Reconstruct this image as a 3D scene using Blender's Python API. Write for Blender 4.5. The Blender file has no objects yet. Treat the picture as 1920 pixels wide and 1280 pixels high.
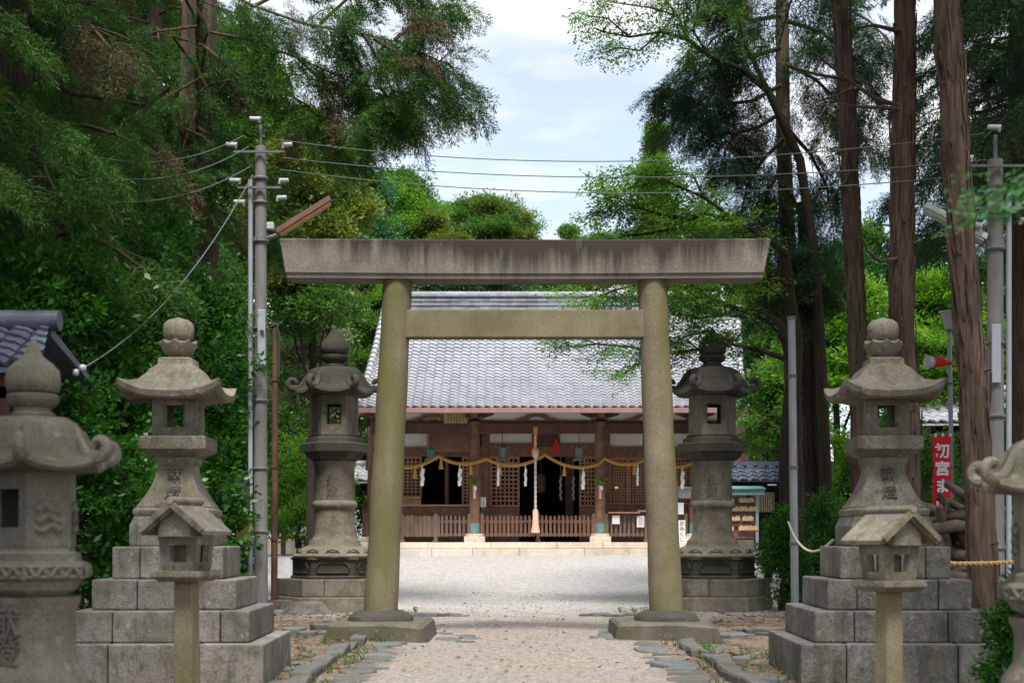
import bpy, math, random
import numpy as np
from mathutils import Vector, Matrix
R = math.radians
SC = bpy.context.scene
COL = SC.collection

# ---------------------------------------------------------------- camera
cam_d = bpy.data.cameras.new('camera')
cam = bpy.data.objects.new('camera', cam_d); COL.objects.link(cam)
cam.location = (0, 0, 1.2); cam.rotation_euler = (R(90), 0, 0)
cam_d.sensor_width = 36; cam_d.lens = 50.0; cam_d.shift_y = 0.190
cam_d.clip_start = 0.1; cam_d.clip_end = 3000
cam_d.dof.use_dof = True; cam_d.dof.focus_distance = 21.0; cam_d.dof.aperture_fstop = 3.2
SC.camera = cam

# ---------------------------------------------------------------- sky and sun
SUN_EL, SUN_AZ = 62.0, 177.0        # azimuth measured clockwise from +Y (north)
w = bpy.data.worlds.new('World'); SC.world = w; w.use_nodes = True
nt = w.node_tree; nt.nodes.clear()
def N(t, **k):
    n = nt.nodes.new(t)
    for a, b in k.items(): setattr(n, a, b)
    return n
sky = N('ShaderNodeTexSky', sky_type='NISHITA', sun_disc=False)
sky.sun_elevation = R(SUN_EL); sky.sun_rotation = R(SUN_AZ); sky.air_density = 1.0; sky.dust_density = 1.0
bg1 = N('ShaderNodeBackground'); bg1.inputs[1].default_value = 0.075
nt.links.new(sky.outputs[0], bg1.inputs[0])
bg2 = N('ShaderNodeBackground'); bg2.inputs[0].default_value = (0.97, 0.985, 1.0, 1); bg2.inputs[1].default_value = 0.40
tc = N('ShaderNodeTexCoord'); mp = N('ShaderNodeMapping'); mp.inputs['Scale'].default_value = (1.0, 1.0, 3.4)
mp.inputs['Rotation'].default_value = (0, R(-9), 0); mp.inputs['Location'].default_value = (0.35, 0.0, 0.12)
no = N('ShaderNodeTexNoise'); no.inputs['Scale'].default_value = 4.6; no.inputs['Detail'].default_value = 7; no.inputs['Roughness'].default_value = 0.52
rp = N('ShaderNodeValToRGB'); rp.color_ramp.elements[0].position = 0.42; rp.color_ramp.elements[1].position = 0.60
rp.color_ramp.elements[0].color = (0.36, 0.36, 0.36, 1)
mx = N('ShaderNodeMixShader'); out = N('ShaderNodeOutputWorld')
nt.links.new(tc.outputs['Generated'], mp.inputs[0]); nt.links.new(mp.outputs[0], no.inputs['Vector'])
nt.links.new(no.outputs[0], rp.inputs[0]); nt.links.new(rp.outputs[0], mx.inputs[0])
nt.links.new(bg1.outputs[0], mx.inputs[1]); nt.links.new(bg2.outputs[0], mx.inputs[2]); nt.links.new(mx.outputs[0], out.inputs[0])
sun_d = bpy.data.lights.new('sun', 'SUN'); sun_d.energy = 1.75; sun_d.angle = R(18); sun_d.color = (1.0, 0.95, 0.88)
sun = bpy.data.objects.new('sun', sun_d); COL.objects.link(sun)
sd = Vector((math.sin(R(SUN_AZ)) * math.cos(R(SUN_EL)), math.cos(R(SUN_AZ)) * math.cos(R(SUN_EL)), math.sin(R(SUN_EL))))
sun.rotation_euler = sd.to_track_quat('Z', 'Y').to_euler()
VS = SC.view_settings
VS.view_transform = 'Standard'; VS.look = 'None'; VS.exposure = 1.62; VS.gamma = 1.0; VS.use_curve_mapping = False
try:
    SC.cycles.use_denoising = True
    SC.cycles.max_bounces = 6; SC.cycles.diffuse_bounces = 3; SC.cycles.glossy_bounces = 2; SC.cycles.transmission_bounces = 3
except Exception: pass

# ---------------------------------------------------------------- helpers
F = 2666.7
def P(px, py, Y):
    """the point that stands Y metres ahead and shows at that place of the photograph"""
    return Vector(((px - 960) / F * Y, Y, 1.2 + (1005 - py) / F * Y))
def PX(px, Y): return (px - 960) / F * Y
def PZ(py, Y): return 1.2 + (1005 - py) / F * Y
def smooth(a, b, x):
    t = min(1, max(0, (x - a) / (b - a))); return t * t * (3 - 2 * t)
def gz(x, y):
    z = 0.685 * smooth(24.5, 38, y)
    z += 0.5 * smooth(5.5, 9, abs(x - 0.3)) * (1 - smooth(20, 26, y))
    return z

class MB:
    def __init__(s): s.v = []; s.f = []
    def add(s, vs, fs):
        b = len(s.v); s.v += [tuple(q) for q in vs]; s.f += [tuple(b + i for i in q) for q in fs]
    def box(s, x0, x1, y0, y1, z0, z1, M=None):
        vs = [Vector((x, y, z)) for z in (z0, z1) for x, y in ((x0, y0), (x1, y0), (x1, y1), (x0, y1))]
        if M is not None: vs = [M @ q for q in vs]
        s.add(vs, [(3, 2, 1, 0), (4, 5, 6, 7), (0, 1, 5, 4), (1, 2, 6, 5), (2, 3, 7, 6), (3, 0, 4, 7)]); return s
    def loft(s, rings, cap=True):
        n = len(rings[0]); vs = [q for r in rings for q in r]; fs = []
        for k in range(len(rings) - 1):
            for i in range(n):
                j = (i + 1) % n
                fs.append((k * n + i, k * n + j, (k + 1) * n + j, (k + 1) * n + i))
        if cap:
            fs.append(tuple(range(n - 1, -1, -1))); m = (len(rings) - 1) * n; fs.append(tuple(m + i for i in range(n)))
        s.add(vs, fs); return s
    def lathe(s, prof, n=24, c=(0, 0), rot=0.0, oval=1.0):
        return s.loft([[(c[0] + r * math.cos(rot + 2 * math.pi * i / n), c[1] + r * math.sin(rot + 2 * math.pi * i / n) * oval, z) for i in range(n)] for r, z in prof])
    def tube(s, pts, rad, n=8, cap=True):
        pts = [Vector(p) for p in pts]
        if not hasattr(rad, '__len__'): rad = [rad] * len(pts)
        rings = []; up = Vector((0, 0, 1))
        d0 = (pts[1] - pts[0]).normalized()
        a = d0.cross(up)
        if a.length < 0.1: a = d0.cross(Vector((1, 0, 0)))
        a.normalize()
        for i, p in enumerate(pts):
            d = (pts[min(i + 1, len(pts) - 1)] - pts[max(i - 1, 0)]).normalized()
            a = (a - d * a.dot(d)).normalized(); b = d.cross(a)
            rings.append([p + (a * math.cos(2 * math.pi * k / n) + b * math.sin(2 * math.pi * k / n)) * rad[i] for k in range(n)])
        return s.loft(rings, cap)
    def prism(s, poly, z0, z1, M=None):
        r = [[Vector((x, y, z)) for x, y in poly] for z in (z0, z1)]
        if M is not None: r = [[M @ q for q in k] for k in r]
        return s.loft(r)
    def build(s, name, mat, parent=None, smooth_deg=None, bevel=0.0, loc=None):
        me = bpy.data.meshes.new(name); me.from_pydata(s.v, [], s.f); me.materials.append(mat)
        if smooth_deg:
            me.polygons.foreach_set('use_smooth', [True] * len(me.polygons)); me.set_sharp_from_angle(angle=R(smooth_deg))
        me.update()
        o = bpy.data.objects.new(name, me); COL.objects.link(o)
        if parent is not None: o.parent = parent
        if loc is not None: o.location = loc
        if bevel:
            m = o.modifiers.new('bevel', 'BEVEL'); m.width = bevel; m.segments = 2; m.limit_method = 'ANGLE'; m.angle_limit = R(30)
        return o

def tag(o, label=None, cat=None, group=None, kind=None):
    if label: o['label'] = label
    if cat: o['category'] = cat
    if group: o['group'] = group
    if kind: o['kind'] = kind
    return o
def thing(name, label, cat, loc=(0, 0, 0), rz=0.0, group=None, scale=1.0):
    o = bpy.data.objects.new(name, None); COL.objects.link(o); o.empty_display_size = 0.2
    o.location = loc; o.rotation_euler = (0, 0, rz); o.scale = (scale,) * 3
    return tag(o, label, cat, group)
def copy_tree(o, parent=None):
    c = o.copy(); COL.objects.link(c)
    if parent is not None: c.parent = parent
    for ch in list(o.children): copy_tree(ch, c)
    return c
def catenary(a, b, sag, n=24):
    a = Vector(a); b = Vector(b)
    return [a.lerp(b, i / n) - Vector((0, 0, 4 * sag * (i / n) * (1 - i / n))) for i in range(n + 1)]

def text_into(mb, s, size, M, extrude=0.004, space=1.15, bold=0.0):
    """flat lettering, the characters set below one another when s holds line breaks"""
    cu = bpy.data.curves.new('lettering', 'FONT'); cu.body = s; cu.size = size; cu.extrude = extrude
    cu.align_x = 'CENTER'; cu.align_y = 'CENTER'; cu.space_line = space; cu.resolution_u = 3; cu.offset = bold
    o = bpy.data.objects.new('lettering', cu); COL.objects.link(o)
    bpy.context.view_layer.update()
    me = bpy.data.meshes.new_from_object(o.evaluated_get(bpy.context.evaluated_depsgraph_get()))
    mb.add([M @ q.co for q in me.vertices], [tuple(p.vertices) for p in me.polygons])
    bpy.data.objects.remove(o); bpy.data.meshes.remove(me)
def face_M(x, y, z, rz=0.0):
    """text plane that looks towards -Y, turned by rz"""
    return Matrix.Translation((x, y, z)) @ Matrix.Rotation(rz, 4, 'Z') @ Matrix.Rotation(R(90), 4, 'X')

# ---------------------------------------------------------------- materials
def newmat(name):
    m = bpy.data.materials.new(name); m.use_nodes = True
    t = m.node_tree; b = t.nodes['Principled BSDF']
    return m, t, b
def nd(t, ty, **k):
    n = t.nodes.new(ty)
    for a, v in k.items():
        if a in n.inputs: n.inputs[a].default_value = v
        else: setattr(n, a, v)
    return n
def objco(t, scale=(1, 1, 1), rnd=True, gen='Object'):
    tc = nd(t, 'ShaderNodeTexCoord'); m = nd(t, 'ShaderNodeMapping'); m.inputs['Scale'].default_value = scale
    if rnd:
        oi = nd(t, 'ShaderNodeObjectInfo'); mu = nd(t, 'ShaderNodeMath', operation='MULTIPLY'); mu.inputs[1].default_value = 37.0
        t.links.new(oi.outputs['Random'], mu.inputs[0])
        ad = nd(t, 'ShaderNodeVectorMath', operation='ADD'); t.links.new(tc.outputs[gen], ad.inputs[0]); t.links.new(mu.outputs[0], ad.inputs[1])
        t.links.new(ad.outputs[0], m.inputs[0])
    else: t.links.new(tc.outputs[gen], m.inputs[0])
    return m.outputs[0]
def noise(t, vec, scale, detail=4, rough=0.6, dist=0.0):
    n = nd(t, 'ShaderNodeTexNoise'); n.inputs['Scale'].default_value = scale; n.inputs['Detail'].default_value = detail
    n.inputs['Roughness'].default_value = rough; n.inputs['Distortion'].default_value = dist
    t.links.new(vec, n.inputs['Vector']); return n.outputs[0]
def ramp(t, fac, lo, hi, c0=(0, 0, 0, 1), c1=(1, 1, 1, 1)):
    r = nd(t, 'ShaderNodeValToRGB'); e = r.color_ramp.elements
    e[0].position = lo; e[1].position = hi; e[0].color = c0; e[1].color = c1
    t.links.new(fac, r.inputs[0]); return r.outputs[0]
def mix(t, fac, a, b, mode='MIX'):
    m = nd(t, 'ShaderNodeMix', data_type='RGBA', blend_type=mode)
    for s, v in ((m.inputs[0], fac), (m.inputs[6], a), (m.inputs[7], b)):
        if hasattr(v, 'links') or hasattr(v, 'is_linked'): t.links.new(v, s)
        elif isinstance(v, (int, float)): s.default_value = v
        else: s.default_value = (v[0], v[1], v[2], 1)
    return m.outputs[2]
def math_(t, op, a, b=None):
    m = nd(t, 'ShaderNodeMath', operation=op)
    for s, v in ((m.inputs[0], a), (m.inputs[1], b)):
        if v is None: continue
        if hasattr(v, 'is_linked'): t.links.new(v, s)
        else: s.default_value = v
    return m.outputs[0]
def bump(t, b, h, strength=0.3, dist=0.02):
    n = nd(t, 'ShaderNodeBump'); n.inputs['Strength'].default_value = strength; n.inputs['Distance'].default_value = dist
    t.links.new(h, n.inputs['Height']); t.links.new(n.outputs[0], b.inputs['Normal'])
def upness(t):
    g = nd(t, 'ShaderNodeNewGeometry'); s = nd(t, 'ShaderNodeSeparateXYZ'); t.links.new(g.outputs['Normal'], s.inputs[0]); return s.outputs[2]

def stone(name, c1, c2, speck=0.35, moss=(0.09, 0.10, 0.03), moss_amt=0.5, dark=0.5, rough=0.9, grain=90, top=(0.30, 0.29, 0.27)):
    m, t, b = newmat(name); v = objco(t)
    base = mix(t, ramp(t, noise(t, v, 2.2, 6), 0.35, 0.65), c1, c2)
    sp = noise(t, v, grain, 2, 0.7)
    base = mix(t, speck, base, ramp(t, sp, 0.32, 0.68, (0.06, 0.055, 0.05, 1), (1, 0.98, 0.94, 1)), 'OVERLAY')
    bl = noise(t, v, 14, 5, 0.7)
    base = mix(t, math_(t, 'MULTIPLY', ramp(t, bl, 0.52, 0.72), dark), base, (0.05, 0.045, 0.038))
    v2 = objco(t, (3.5, 3.5, 0.7)); st = noise(t, v2, 2.4, 5, 0.65)
    base = mix(t, math_(t, 'MULTIPLY', ramp(t, st, 0.5, 0.72), dark), base, (0.06, 0.056, 0.045))
    mo = noise(t, v, 5.0, 6, 0.7)
    base = mix(t, math_(t, 'MULTIPLY', ramp(t, mo, 0.45, 0.66), moss_amt), base, moss)
    up = math_(t, 'MULTIPLY', ramp(t, upness(t), 0.5, 0.95), ramp(t, mo, 0.35, 0.6, (0.65, 0.65, 0.65, 1), (0.15, 0.15, 0.15, 1)))
    base = mix(t, up, base, top)
    g = nd(t, 'ShaderNodeNewGeometry'); isl = ramp(t, g.outputs['Random Per Island'], 0.0, 1.0, (0.36, 0.36, 0.36, 1), (0.64, 0.63, 0.61, 1))
    base = mix(t, 0.8, base, isl, 'OVERLAY')
    li = nd(t, 'ShaderNodeTexVoronoi'); li.inputs['Scale'].default_value = 9.0; t.links.new(v, li.inputs['Vector'])
    lm = math_(t, 'ADD', li.outputs['Distance'], math_(t, 'MULTIPLY', bl, 0.5))
    base = mix(t, math_(t, 'MULTIPLY', ramp(t, lm, 0.36, 0.42, (1, 1, 1, 1), (0, 0, 0, 1)), 0.35 * min(1, moss_amt * 2)), base, tuple(min(1, x * 1.55) for x in c1))
    t.links.new(base, b.inputs['Base Color']); b.inputs['Roughness'].default_value = rough
    b.inputs['Specular IOR Level'].default_value = 0.25
    h = math_(t, 'ADD', math_(t, 'MULTIPLY', sp, 0.35), math_(t, 'ADD', bl, math_(t, 'MULTIPLY', noise(t, v, 35, 4), 0.6)))
    bump(t, b, h, 0.55, 0.015)
    return m
def plain(name, c, rough=0.6, var=0.25, scale=8, metal=0.0, bumpk=0.15, stretch=(1, 1, 1), emit=0):
    m, t, b = newmat(name); v = objco(t, stretch)
    n = noise(t, v, scale, 5, 0.65)
    lo = tuple(x * (1 - var) for x in c); hi = tuple(min(1, x * (1 + var)) for x in c)
    t.links.new(mix(t, ramp(t, n, 0.3, 0.7), lo, hi), b.inputs['Base Color'])
    b.inputs['Roughness'].default_value = rough; b.inputs['Metallic'].default_value = metal
    b.inputs['Specular IOR Level'].default_value = 0.3
    if bumpk: bump(t, b, n, bumpk, 0.01)
    if emit:
        b.inputs['Emission Color'].default_value = (*c, 1); b.inputs['Emission Strength'].default_value = emit
    return m
def leafmat(name, cols, rough=0.55, trans=0.35):
    m, t, b = newmat(name)
    g = nd(t, 'ShaderNodeNewGeometry'); v = objco(t)
    r = nd(t, 'ShaderNodeValToRGB'); e = r.color_ramp.elements
    e[0].color = (*cols[0], 1); e[1].color = (*cols[-1], 1); e[1].position = 1.0
    for i, c in enumerate(cols[1:-1]):
        k = e.new((i + 1) / (len(cols) - 1)); k.color = (*c, 1)
    n = noise(t, v, 0.9, 3, 0.6)
    f = math_(t, 'ADD', math_(t, 'MULTIPLY', g.outputs['Random Per Island'], 0.55), math_(t, 'MULTIPLY', ramp(t, n, 0.35, 0.65), 0.45))
    t.links.new(f, r.inputs[0])
    t.links.new(r.outputs[0], b.inputs['Base Color']); b.inputs['Roughness'].default_value = rough; b.inputs['Specular IOR Level'].default_value = 0.35
    tr = nd(t, 'ShaderNodeBsdfTranslucent'); ms = nd(t, 'ShaderNodeMixShader'); ms.inputs[0].default_value = trans
    br = mix(t, 1.0, r.outputs[0], (1.5, 1.6, 0.7), 'MULTIPLY')
    t.links.new(br, tr.inputs[0]); o = t.nodes['Material Output']
    t.links.new(b.outputs[0], ms.inputs[1]); t.links.new(tr.outputs[0], ms.inputs[2]); t.links.new(ms.outputs[0], o.inputs[0])
    return m
def bark(name, c1, c2, moss=0.0):
    m, t, b = newmat(name); v = objco(t, (9, 9, 0.8)); v1 = objco(t)
    n = noise(t, v, 2.6, 6, 0.7, 0.3)
    c = mix(t, ramp(t, n, 0.38, 0.62), c1, c2)
    if moss: c = mix(t, math_(t, 'MULTIPLY', ramp(t, noise(t, v1, 2.0, 5), 0.45, 0.65), moss), c, (0.05, 0.06, 0.02))
    c = mix(t, ramp(t, noise(t, v1, 1.1, 3), 0.35, 0.7, (0, 0, 0, 1), (0.5, 0.5, 0.5, 1)), c, (0.05, 0.035, 0.028))
    t.links.new(c, b.inputs['Base Color']); b.inputs['Roughness'].default_value = 0.95; b.inputs['Specular IOR Level'].default_value = 0.15
    bump(t, b, n, 0.9, 0.03); return m

M = {}
M['granite'] = stone('granite', (0.26, 0.24, 0.205), (0.145, 0.136, 0.11), 0.45, (0.13, 0.125, 0.055), 0.7, 0.8, top=(0.2,0.19,0.16))
M['granite_grey'] = stone('granite_grey', (0.255, 0.243, 0.225), (0.15, 0.143, 0.13), 0.5, (0.10, 0.098, 0.055), 0.65, 0.8)
M['old_stone'] = stone('old_stone', (0.235, 0.21, 0.178), (0.15, 0.135, 0.11), 0.3, (0.075, 0.08, 0.03), 0.6, 0.5, top=(0.13, 0.13, 0.10))
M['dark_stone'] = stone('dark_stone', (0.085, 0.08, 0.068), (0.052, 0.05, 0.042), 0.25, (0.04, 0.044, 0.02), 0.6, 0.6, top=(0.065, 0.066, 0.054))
M['near_stone'] = stone('near_stone', (0.19, 0.178, 0.148), (0.11, 0.104, 0.084), 0.3, (0.10, 0.105, 0.05), 0.5, 0.45, top=(0.16, 0.155, 0.135))
M['carved'] = plain('carved_groove', (0.09, 0.085, 0.07), 0.95)
M['pale_stone'] = stone('pale_stone', (0.72, 0.64, 0.56), (0.60, 0.53, 0.46), 0.2, (0.3, 0.28, 0.2), 0.2, 0.15, top=(0.62, 0.57, 0.5))
M['step_stone'] = stone('step_stone', (0.18, 0.172, 0.165), (0.10, 0.102, 0.104), 0.25, (0.12, 0.12, 0.06), 0.35, 0.5, top=(0.19, 0.187, 0.175))
M['blue_stone'] = stone('blue_stone', (0.20, 0.215, 0.225), (0.13, 0.145, 0.155), 0.2, (0.12, 0.13, 0.08), 0.35, 0.4, top=(0.19, 0.205, 0.21))
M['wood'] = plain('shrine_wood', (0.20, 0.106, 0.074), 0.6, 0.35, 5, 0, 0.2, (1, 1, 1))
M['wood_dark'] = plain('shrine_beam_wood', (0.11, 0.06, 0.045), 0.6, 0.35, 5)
M['wood_lattice'] = plain('lattice_wood', (0.37, 0.20, 0.135), 0.6, 0.25, 6)
M['wood_grey'] = plain('weathered_fence_wood', (0.17, 0.112, 0.088), 0.75, 0.35, 7, 0, 0.3, (1, 1, 0.2))
M['wood_red'] = plain('reddish_fence_wood', (0.18, 0.098, 0.07), 0.65, 0.3, 7, 0, 0.3, (1, 1, 0.2))
M['wood_pale'] = plain('pale_wood', (0.55, 0.33, 0.17), 0.6, 0.15, 6, 0, 0.1)
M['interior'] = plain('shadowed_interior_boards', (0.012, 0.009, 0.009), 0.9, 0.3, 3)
M['plaster'] = plain('white_plaster', (0.84, 0.81, 0.79), 0.9, 0.06, 3)
M['gutter'] = plain('pink_copper_gutter', (0.34, 0.20, 0.195), 0.5, 0.12, 4)
M['rafter_end'] = plain('rafter_end', (0.16, 0.11, 0.09), 0.8)
M['teal'] = plain('verdigris_metal', (0.16, 0.30, 0.28), 0.6, 0.35, 18, 0.2)
M['bronze'] = plain('bronze_lantern_metal', (0.24, 0.30, 0.27), 0.6, 0.35, 25, 0.3)
M['rope_gold'] = plain('straw_rope', (0.44, 0.24, 0.065), 0.8, 0.3, 40, 0, 0.4)
M['straw'] = plain('straw_tassel', (0.46, 0.27, 0.08), 0.9, 0.3, 30)
M['paper'] = plain('white_paper', (0.80, 0.80, 0.82), 0.8, 0.04, 6)
M['cord_white'] = plain('braided_white_cord', (0.62, 0.55, 0.50), 0.9, 0.25, 60, 0, 0.4)
M['cord_tassel'] = plain('hemp_tassel', (0.66, 0.47, 0.36), 0.9, 0.2, 40)
M['red'] = plain('red_cloth', (0.72, 0.02, 0.03), 0.8, 0.12, 5)
M['ink'] = plain('black_ink', (0.02, 0.02, 0.02), 0.8, 0.1)
M['white_paint'] = plain('white_paint', (0.78, 0.78, 0.78), 0.6, 0.06, 6)
M['concrete'] = plain('concrete_pole', (0.20, 0.19, 0.185), 0.85, 0.25, 6, 0, 0.3, (1, 1, 0.25))
M['steel'] = plain('galvanised_steel', (0.36, 0.37, 0.39), 0.5, 0.2, 9, 0.5, 0.1, (1, 1, 0.2))
M['steel_dark'] = plain('dull_grey_steel', (0.16, 0.16, 0.165), 0.6, 0.3, 8, 0.3)
M['rust'] = plain('rusty_steel', (0.13, 0.07, 0.05), 0.85, 0.5, 9, 0.1, 0.4, (1, 1, 0.3))
M['pvc'] = plain('grey_conduit', (0.36, 0.40, 0.45), 0.5, 0.08, 5)
M['insulator'] = plain('white_porcelain', (0.50, 0.50, 0.54), 0.3, 0.08, 8)
M['wire'] = plain('black_cable', (0.05, 0.06, 0.06), 0.6, 0.1, 4, 0, 0)
M['wire_grey'] = plain('grey_cable', (0.13, 0.16, 0.155), 0.6, 0.1, 4, 0, 0)
M['lamp_orange'] = plain('lamp_amber_cover', (0.55, 0.28, 0.10), 0.5, 0.2, 6)
M['lamp_body'] = plain('lamp_housing', (0.17, 0.10, 0.085), 0.6, 0.2, 6)
M['lamp_grey'] = plain('grey_green_lamp_housing', (0.40, 0.45, 0.42), 0.6, 0.12, 6)
M['meter'] = plain('dark_meter_box', (0.07, 0.072, 0.08), 0.6, 0.2, 5)
M['sign_yellow'] = plain('faded_tan_board', (0.50, 0.38, 0.17), 0.7, 0.2, 9)
M['blue_board'] = plain('slate_blue_board', (0.13, 0.17, 0.21), 0.5, 0.1, 8)
M['ema'] = plain('votive_plaque_wood', (0.62, 0.42, 0.27), 0.7, 0.2, 9)
M['root'] = plain('grey_brown_root_wood', (0.10, 0.075, 0.06), 0.9, 0.5, 7, 0, 0.5)
M['rope_orange'] = plain('ochre_rope', (0.52, 0.33, 0.14), 0.85, 0.3, 50)
M['glow'] = plain('amber_bulb', (1.0, 0.45, 0.08), 0.5, 0, 4, 0, 0, emit=3)

def tilemat(name, lo, hi, rough=0.38):
    m, t, b = newmat(name); v = objco(t, (4, 4, 4))
    vo = nd(t, 'ShaderNodeTexVoronoi'); vo.inputs['Scale'].default_value = 1.0; t.links.new(v, vo.inputs['Vector'])
    sp = nd(t, 'ShaderNodeSeparateColor'); t.links.new(vo.outputs['Color'], sp.inputs[0])
    n = noise(t, v, 0.25, 4); c = mix(t, sp.outputs[0], lo, hi)
    c = mix(t, ramp(t, n, 0.4, 0.65, (0, 0, 0, 1), (0.3, 0.3, 0.3, 1)), c, (lo[0] * 0.7, lo[1] * 0.72, lo[2] * 0.7))
    t.links.new(c, b.inputs['Base Color']); b.inputs['Roughness'].default_value = rough
    b.inputs['Specular IOR Level'].default_value = 0.6
    bump(t, b, noise(t, v, 6, 4), 0.15, 0.01); return m
M['tile'] = tilemat('silver_roof_tile', (0.39, 0.405, 0.44), (0.50, 0.51, 0.55))
M['tile_ridge'] = tilemat('grey_ridge_tile', (0.20, 0.215, 0.24), (0.33, 0.34, 0.37), 0.5)
M['tile_blue'] = tilemat('blue_grey_roof_tile', (0.08, 0.095, 0.13), (0.14, 0.16, 0.21))

M['leaf_cedar'] = leafmat('cedar_needles', [(0.010, 0.036, 0.008), (0.026, 0.085, 0.012), (0.058, 0.15, 0.018), (0.085, 0.14, 0.026)], 0.6, 0.25)
M['leaf_cedar_dark'] = leafmat('dark_cedar_needles', [(0.009, 0.034, 0.018), (0.020, 0.064, 0.030), (0.040, 0.105, 0.040), (0.06, 0.075, 0.03)], 0.6, 0.25)
M['leaf_brown'] = leafmat('browning_cedar_needles', [(0.085, 0.06, 0.036), (0.13, 0.08, 0.055), (0.06, 0.07, 0.03)], 0.7, 0.2)
M['leaf_camellia'] = leafmat('glossy_dark_leaves', [(0.012, 0.055, 0.010), (0.030, 0.12, 0.016), (0.07, 0.20, 0.03)], 0.38, 0.35)
M['leaf_green'] = leafmat('mid_green_leaves', [(0.04, 0.12, 0.025), (0.075, 0.18, 0.035), (0.13, 0.24, 0.05)], 0.55, 0.4)
M['leaf_bright'] = leafmat('bright_green_leaves', [(0.07, 0.18, 0.02), (0.12, 0.27, 0.03), (0.20, 0.34, 0.05)], 0.55, 0.45)
M['leaf_olive'] = leafmat('olive_yellow_leaves', [(0.07, 0.125, 0.02), (0.13, 0.185, 0.03), (0.21, 0.25, 0.05)], 0.6, 0.35)
M['leaf_blue'] = leafmat('blue_green_leaves', [(0.03, 0.11, 0.045), (0.055, 0.16, 0.06), (0.09, 0.22, 0.08)], 0.55, 0.35)
M['leaf_pale'] = leafmat('pale_grey_green_leaves', [(0.12, 0.18, 0.10), (0.19, 0.24, 0.13), (0.27, 0.29, 0.18)], 0.6, 0.3)
M['bark_cedar'] = bark('red_cedar_bark', (0.20, 0.138, 0.108), (0.075, 0.052, 0.042), 0.25)
M['bark_dark'] = bark('dark_wet_bark', (0.055, 0.042, 0.036), (0.028, 0.022, 0.02), 0.4)
M['bark_pale'] = bark('pale_grey_bark', (0.32, 0.30, 0.27), (0.20, 0.185, 0.165))

# ================================================================ ground
def groundmat():
    m, t, b = newmat('gravel_ground'); v = objco(t, rnd=False)
    s = nd(t, 'ShaderNodeSeparateXYZ'); t.links.new(v, s.inputs[0])
    wob = noise(t, v, 0.9, 5, 0.65)
    wob2 = math_(t, 'SUBTRACT', wob, 0.5)
    # the raked path, the bare soil beside it and the pale court behind
    ax = math_(t, 'ABSOLUTE', math_(t, 'SUBTRACT', s.outputs[0], 0.1))
    side = ramp(t, math_(t, 'MULTIPLY', math_(t, 'ADD', ax, math_(t, 'MULTIPLY', wob2, 1.3)), 0.25), 0.30, 0.44)
    court = ramp(t, math_(t, 'ADD', math_(t, 'MULTIPLY', s.outputs[1], 0.02), math_(t, 'MULTIPLY', wob2, 0.06)), 0.40, 0.485)
    fine = noise(t, v, 45, 3, 0.75); grit = nd(t, 'ShaderNodeTexVoronoi'); grit.inputs['Scale'].default_value = 38; t.links.new(v, grit.inputs['Vector'])
    path = mix(t, ramp(t, fine, 0.3, 0.7), (0.24, 0.212, 0.192), (0.40, 0.362, 0.335))
    path = mix(t, ramp(t, noise(t, v, 0.7, 4), 0.45, 0.62, (0, 0, 0, 1), (0.55, 0.55, 0.55, 1)), path, (0.35, 0.29, 0.22))
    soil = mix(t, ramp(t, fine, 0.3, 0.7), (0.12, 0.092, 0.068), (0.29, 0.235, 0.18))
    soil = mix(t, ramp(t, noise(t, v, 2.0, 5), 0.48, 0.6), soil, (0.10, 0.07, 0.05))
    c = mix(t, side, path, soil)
    cg = mix(t, ramp(t, fine, 0.3, 0.7), (0.37, 0.355, 0.34), (0.52, 0.505, 0.485))
    c = mix(t, court, c, cg)
    sp = nd(t, 'ShaderNodeSeparateColor'); t.links.new(grit.outputs['Color'], sp.inputs[0])
    md = noise(t, v, 7.0, 5, 0.7); c = mix(t, 0.55, c, ramp(t, md, 0.3, 0.7, (0.36, 0.36, 0.36, 1), (0.62, 0.62, 0.62, 1)), 'OVERLAY')
    c = mix(t, math_(t, 'MULTIPLY', ramp(t, noise(t, v, 18.0, 3, 0.8), 0.60, 0.68), 0.45), c, (0.13, 0.105, 0.085))
    c = mix(t, 0.42, c, ramp(t, sp.outputs[0], 0.0, 1.0, (0.15, 0.15, 0.15, 1), (0.85, 0.85, 0.85, 1)), 'OVERLAY')
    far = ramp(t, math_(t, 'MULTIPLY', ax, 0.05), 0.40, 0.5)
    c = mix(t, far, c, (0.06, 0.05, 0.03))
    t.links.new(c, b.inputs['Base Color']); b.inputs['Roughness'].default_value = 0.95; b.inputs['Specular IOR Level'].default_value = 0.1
    bump(t, b, math_(t, 'ADD', fine, math_(t, 'MULTIPLY', grit.outputs['Distance'], 0.8)), 0.6, 0.02); return m
M['ground'] = groundmat()
def wob(x, y): return 0.012 * math.sin(2.1 * x + 0.7 * y) + 0.010 * math.sin(1.3 * y - 1.7 * x + 1) + 0.008 * math.sin(5.1 * x + 3.3 * y)
def ground_z(x, y): return gz(x, y) + (wob(x, y) - 0.02 if y < 60 else 0)
xs = sorted(set([-600, -300, -150, -80, -50, -35, -25, -18] + [round(-14 + 0.3 * i, 3) for i in range(94)] + [18, 25, 35, 50, 80, 150, 300, 600]))
ys = sorted(set([-300, -100, -40, -15, -5] + [round(0.25 * i, 3) for i in range(0, 181)] + [50, 60, 80, 120, 200, 400, 900]))
g = MB(); nx = len(xs)
g.v = [(x, y, ground_z(x, y)) for y in ys for x in xs]
g.f = [(j * nx + i, j * nx + i + 1, (j + 1) * nx + i + 1, (j + 1) * nx + i) for j in range(len(ys) - 1) for i in range(nx - 1)]
tag(g.build('gravel_ground', M['ground'], smooth_deg=60), kind='structure')

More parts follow.
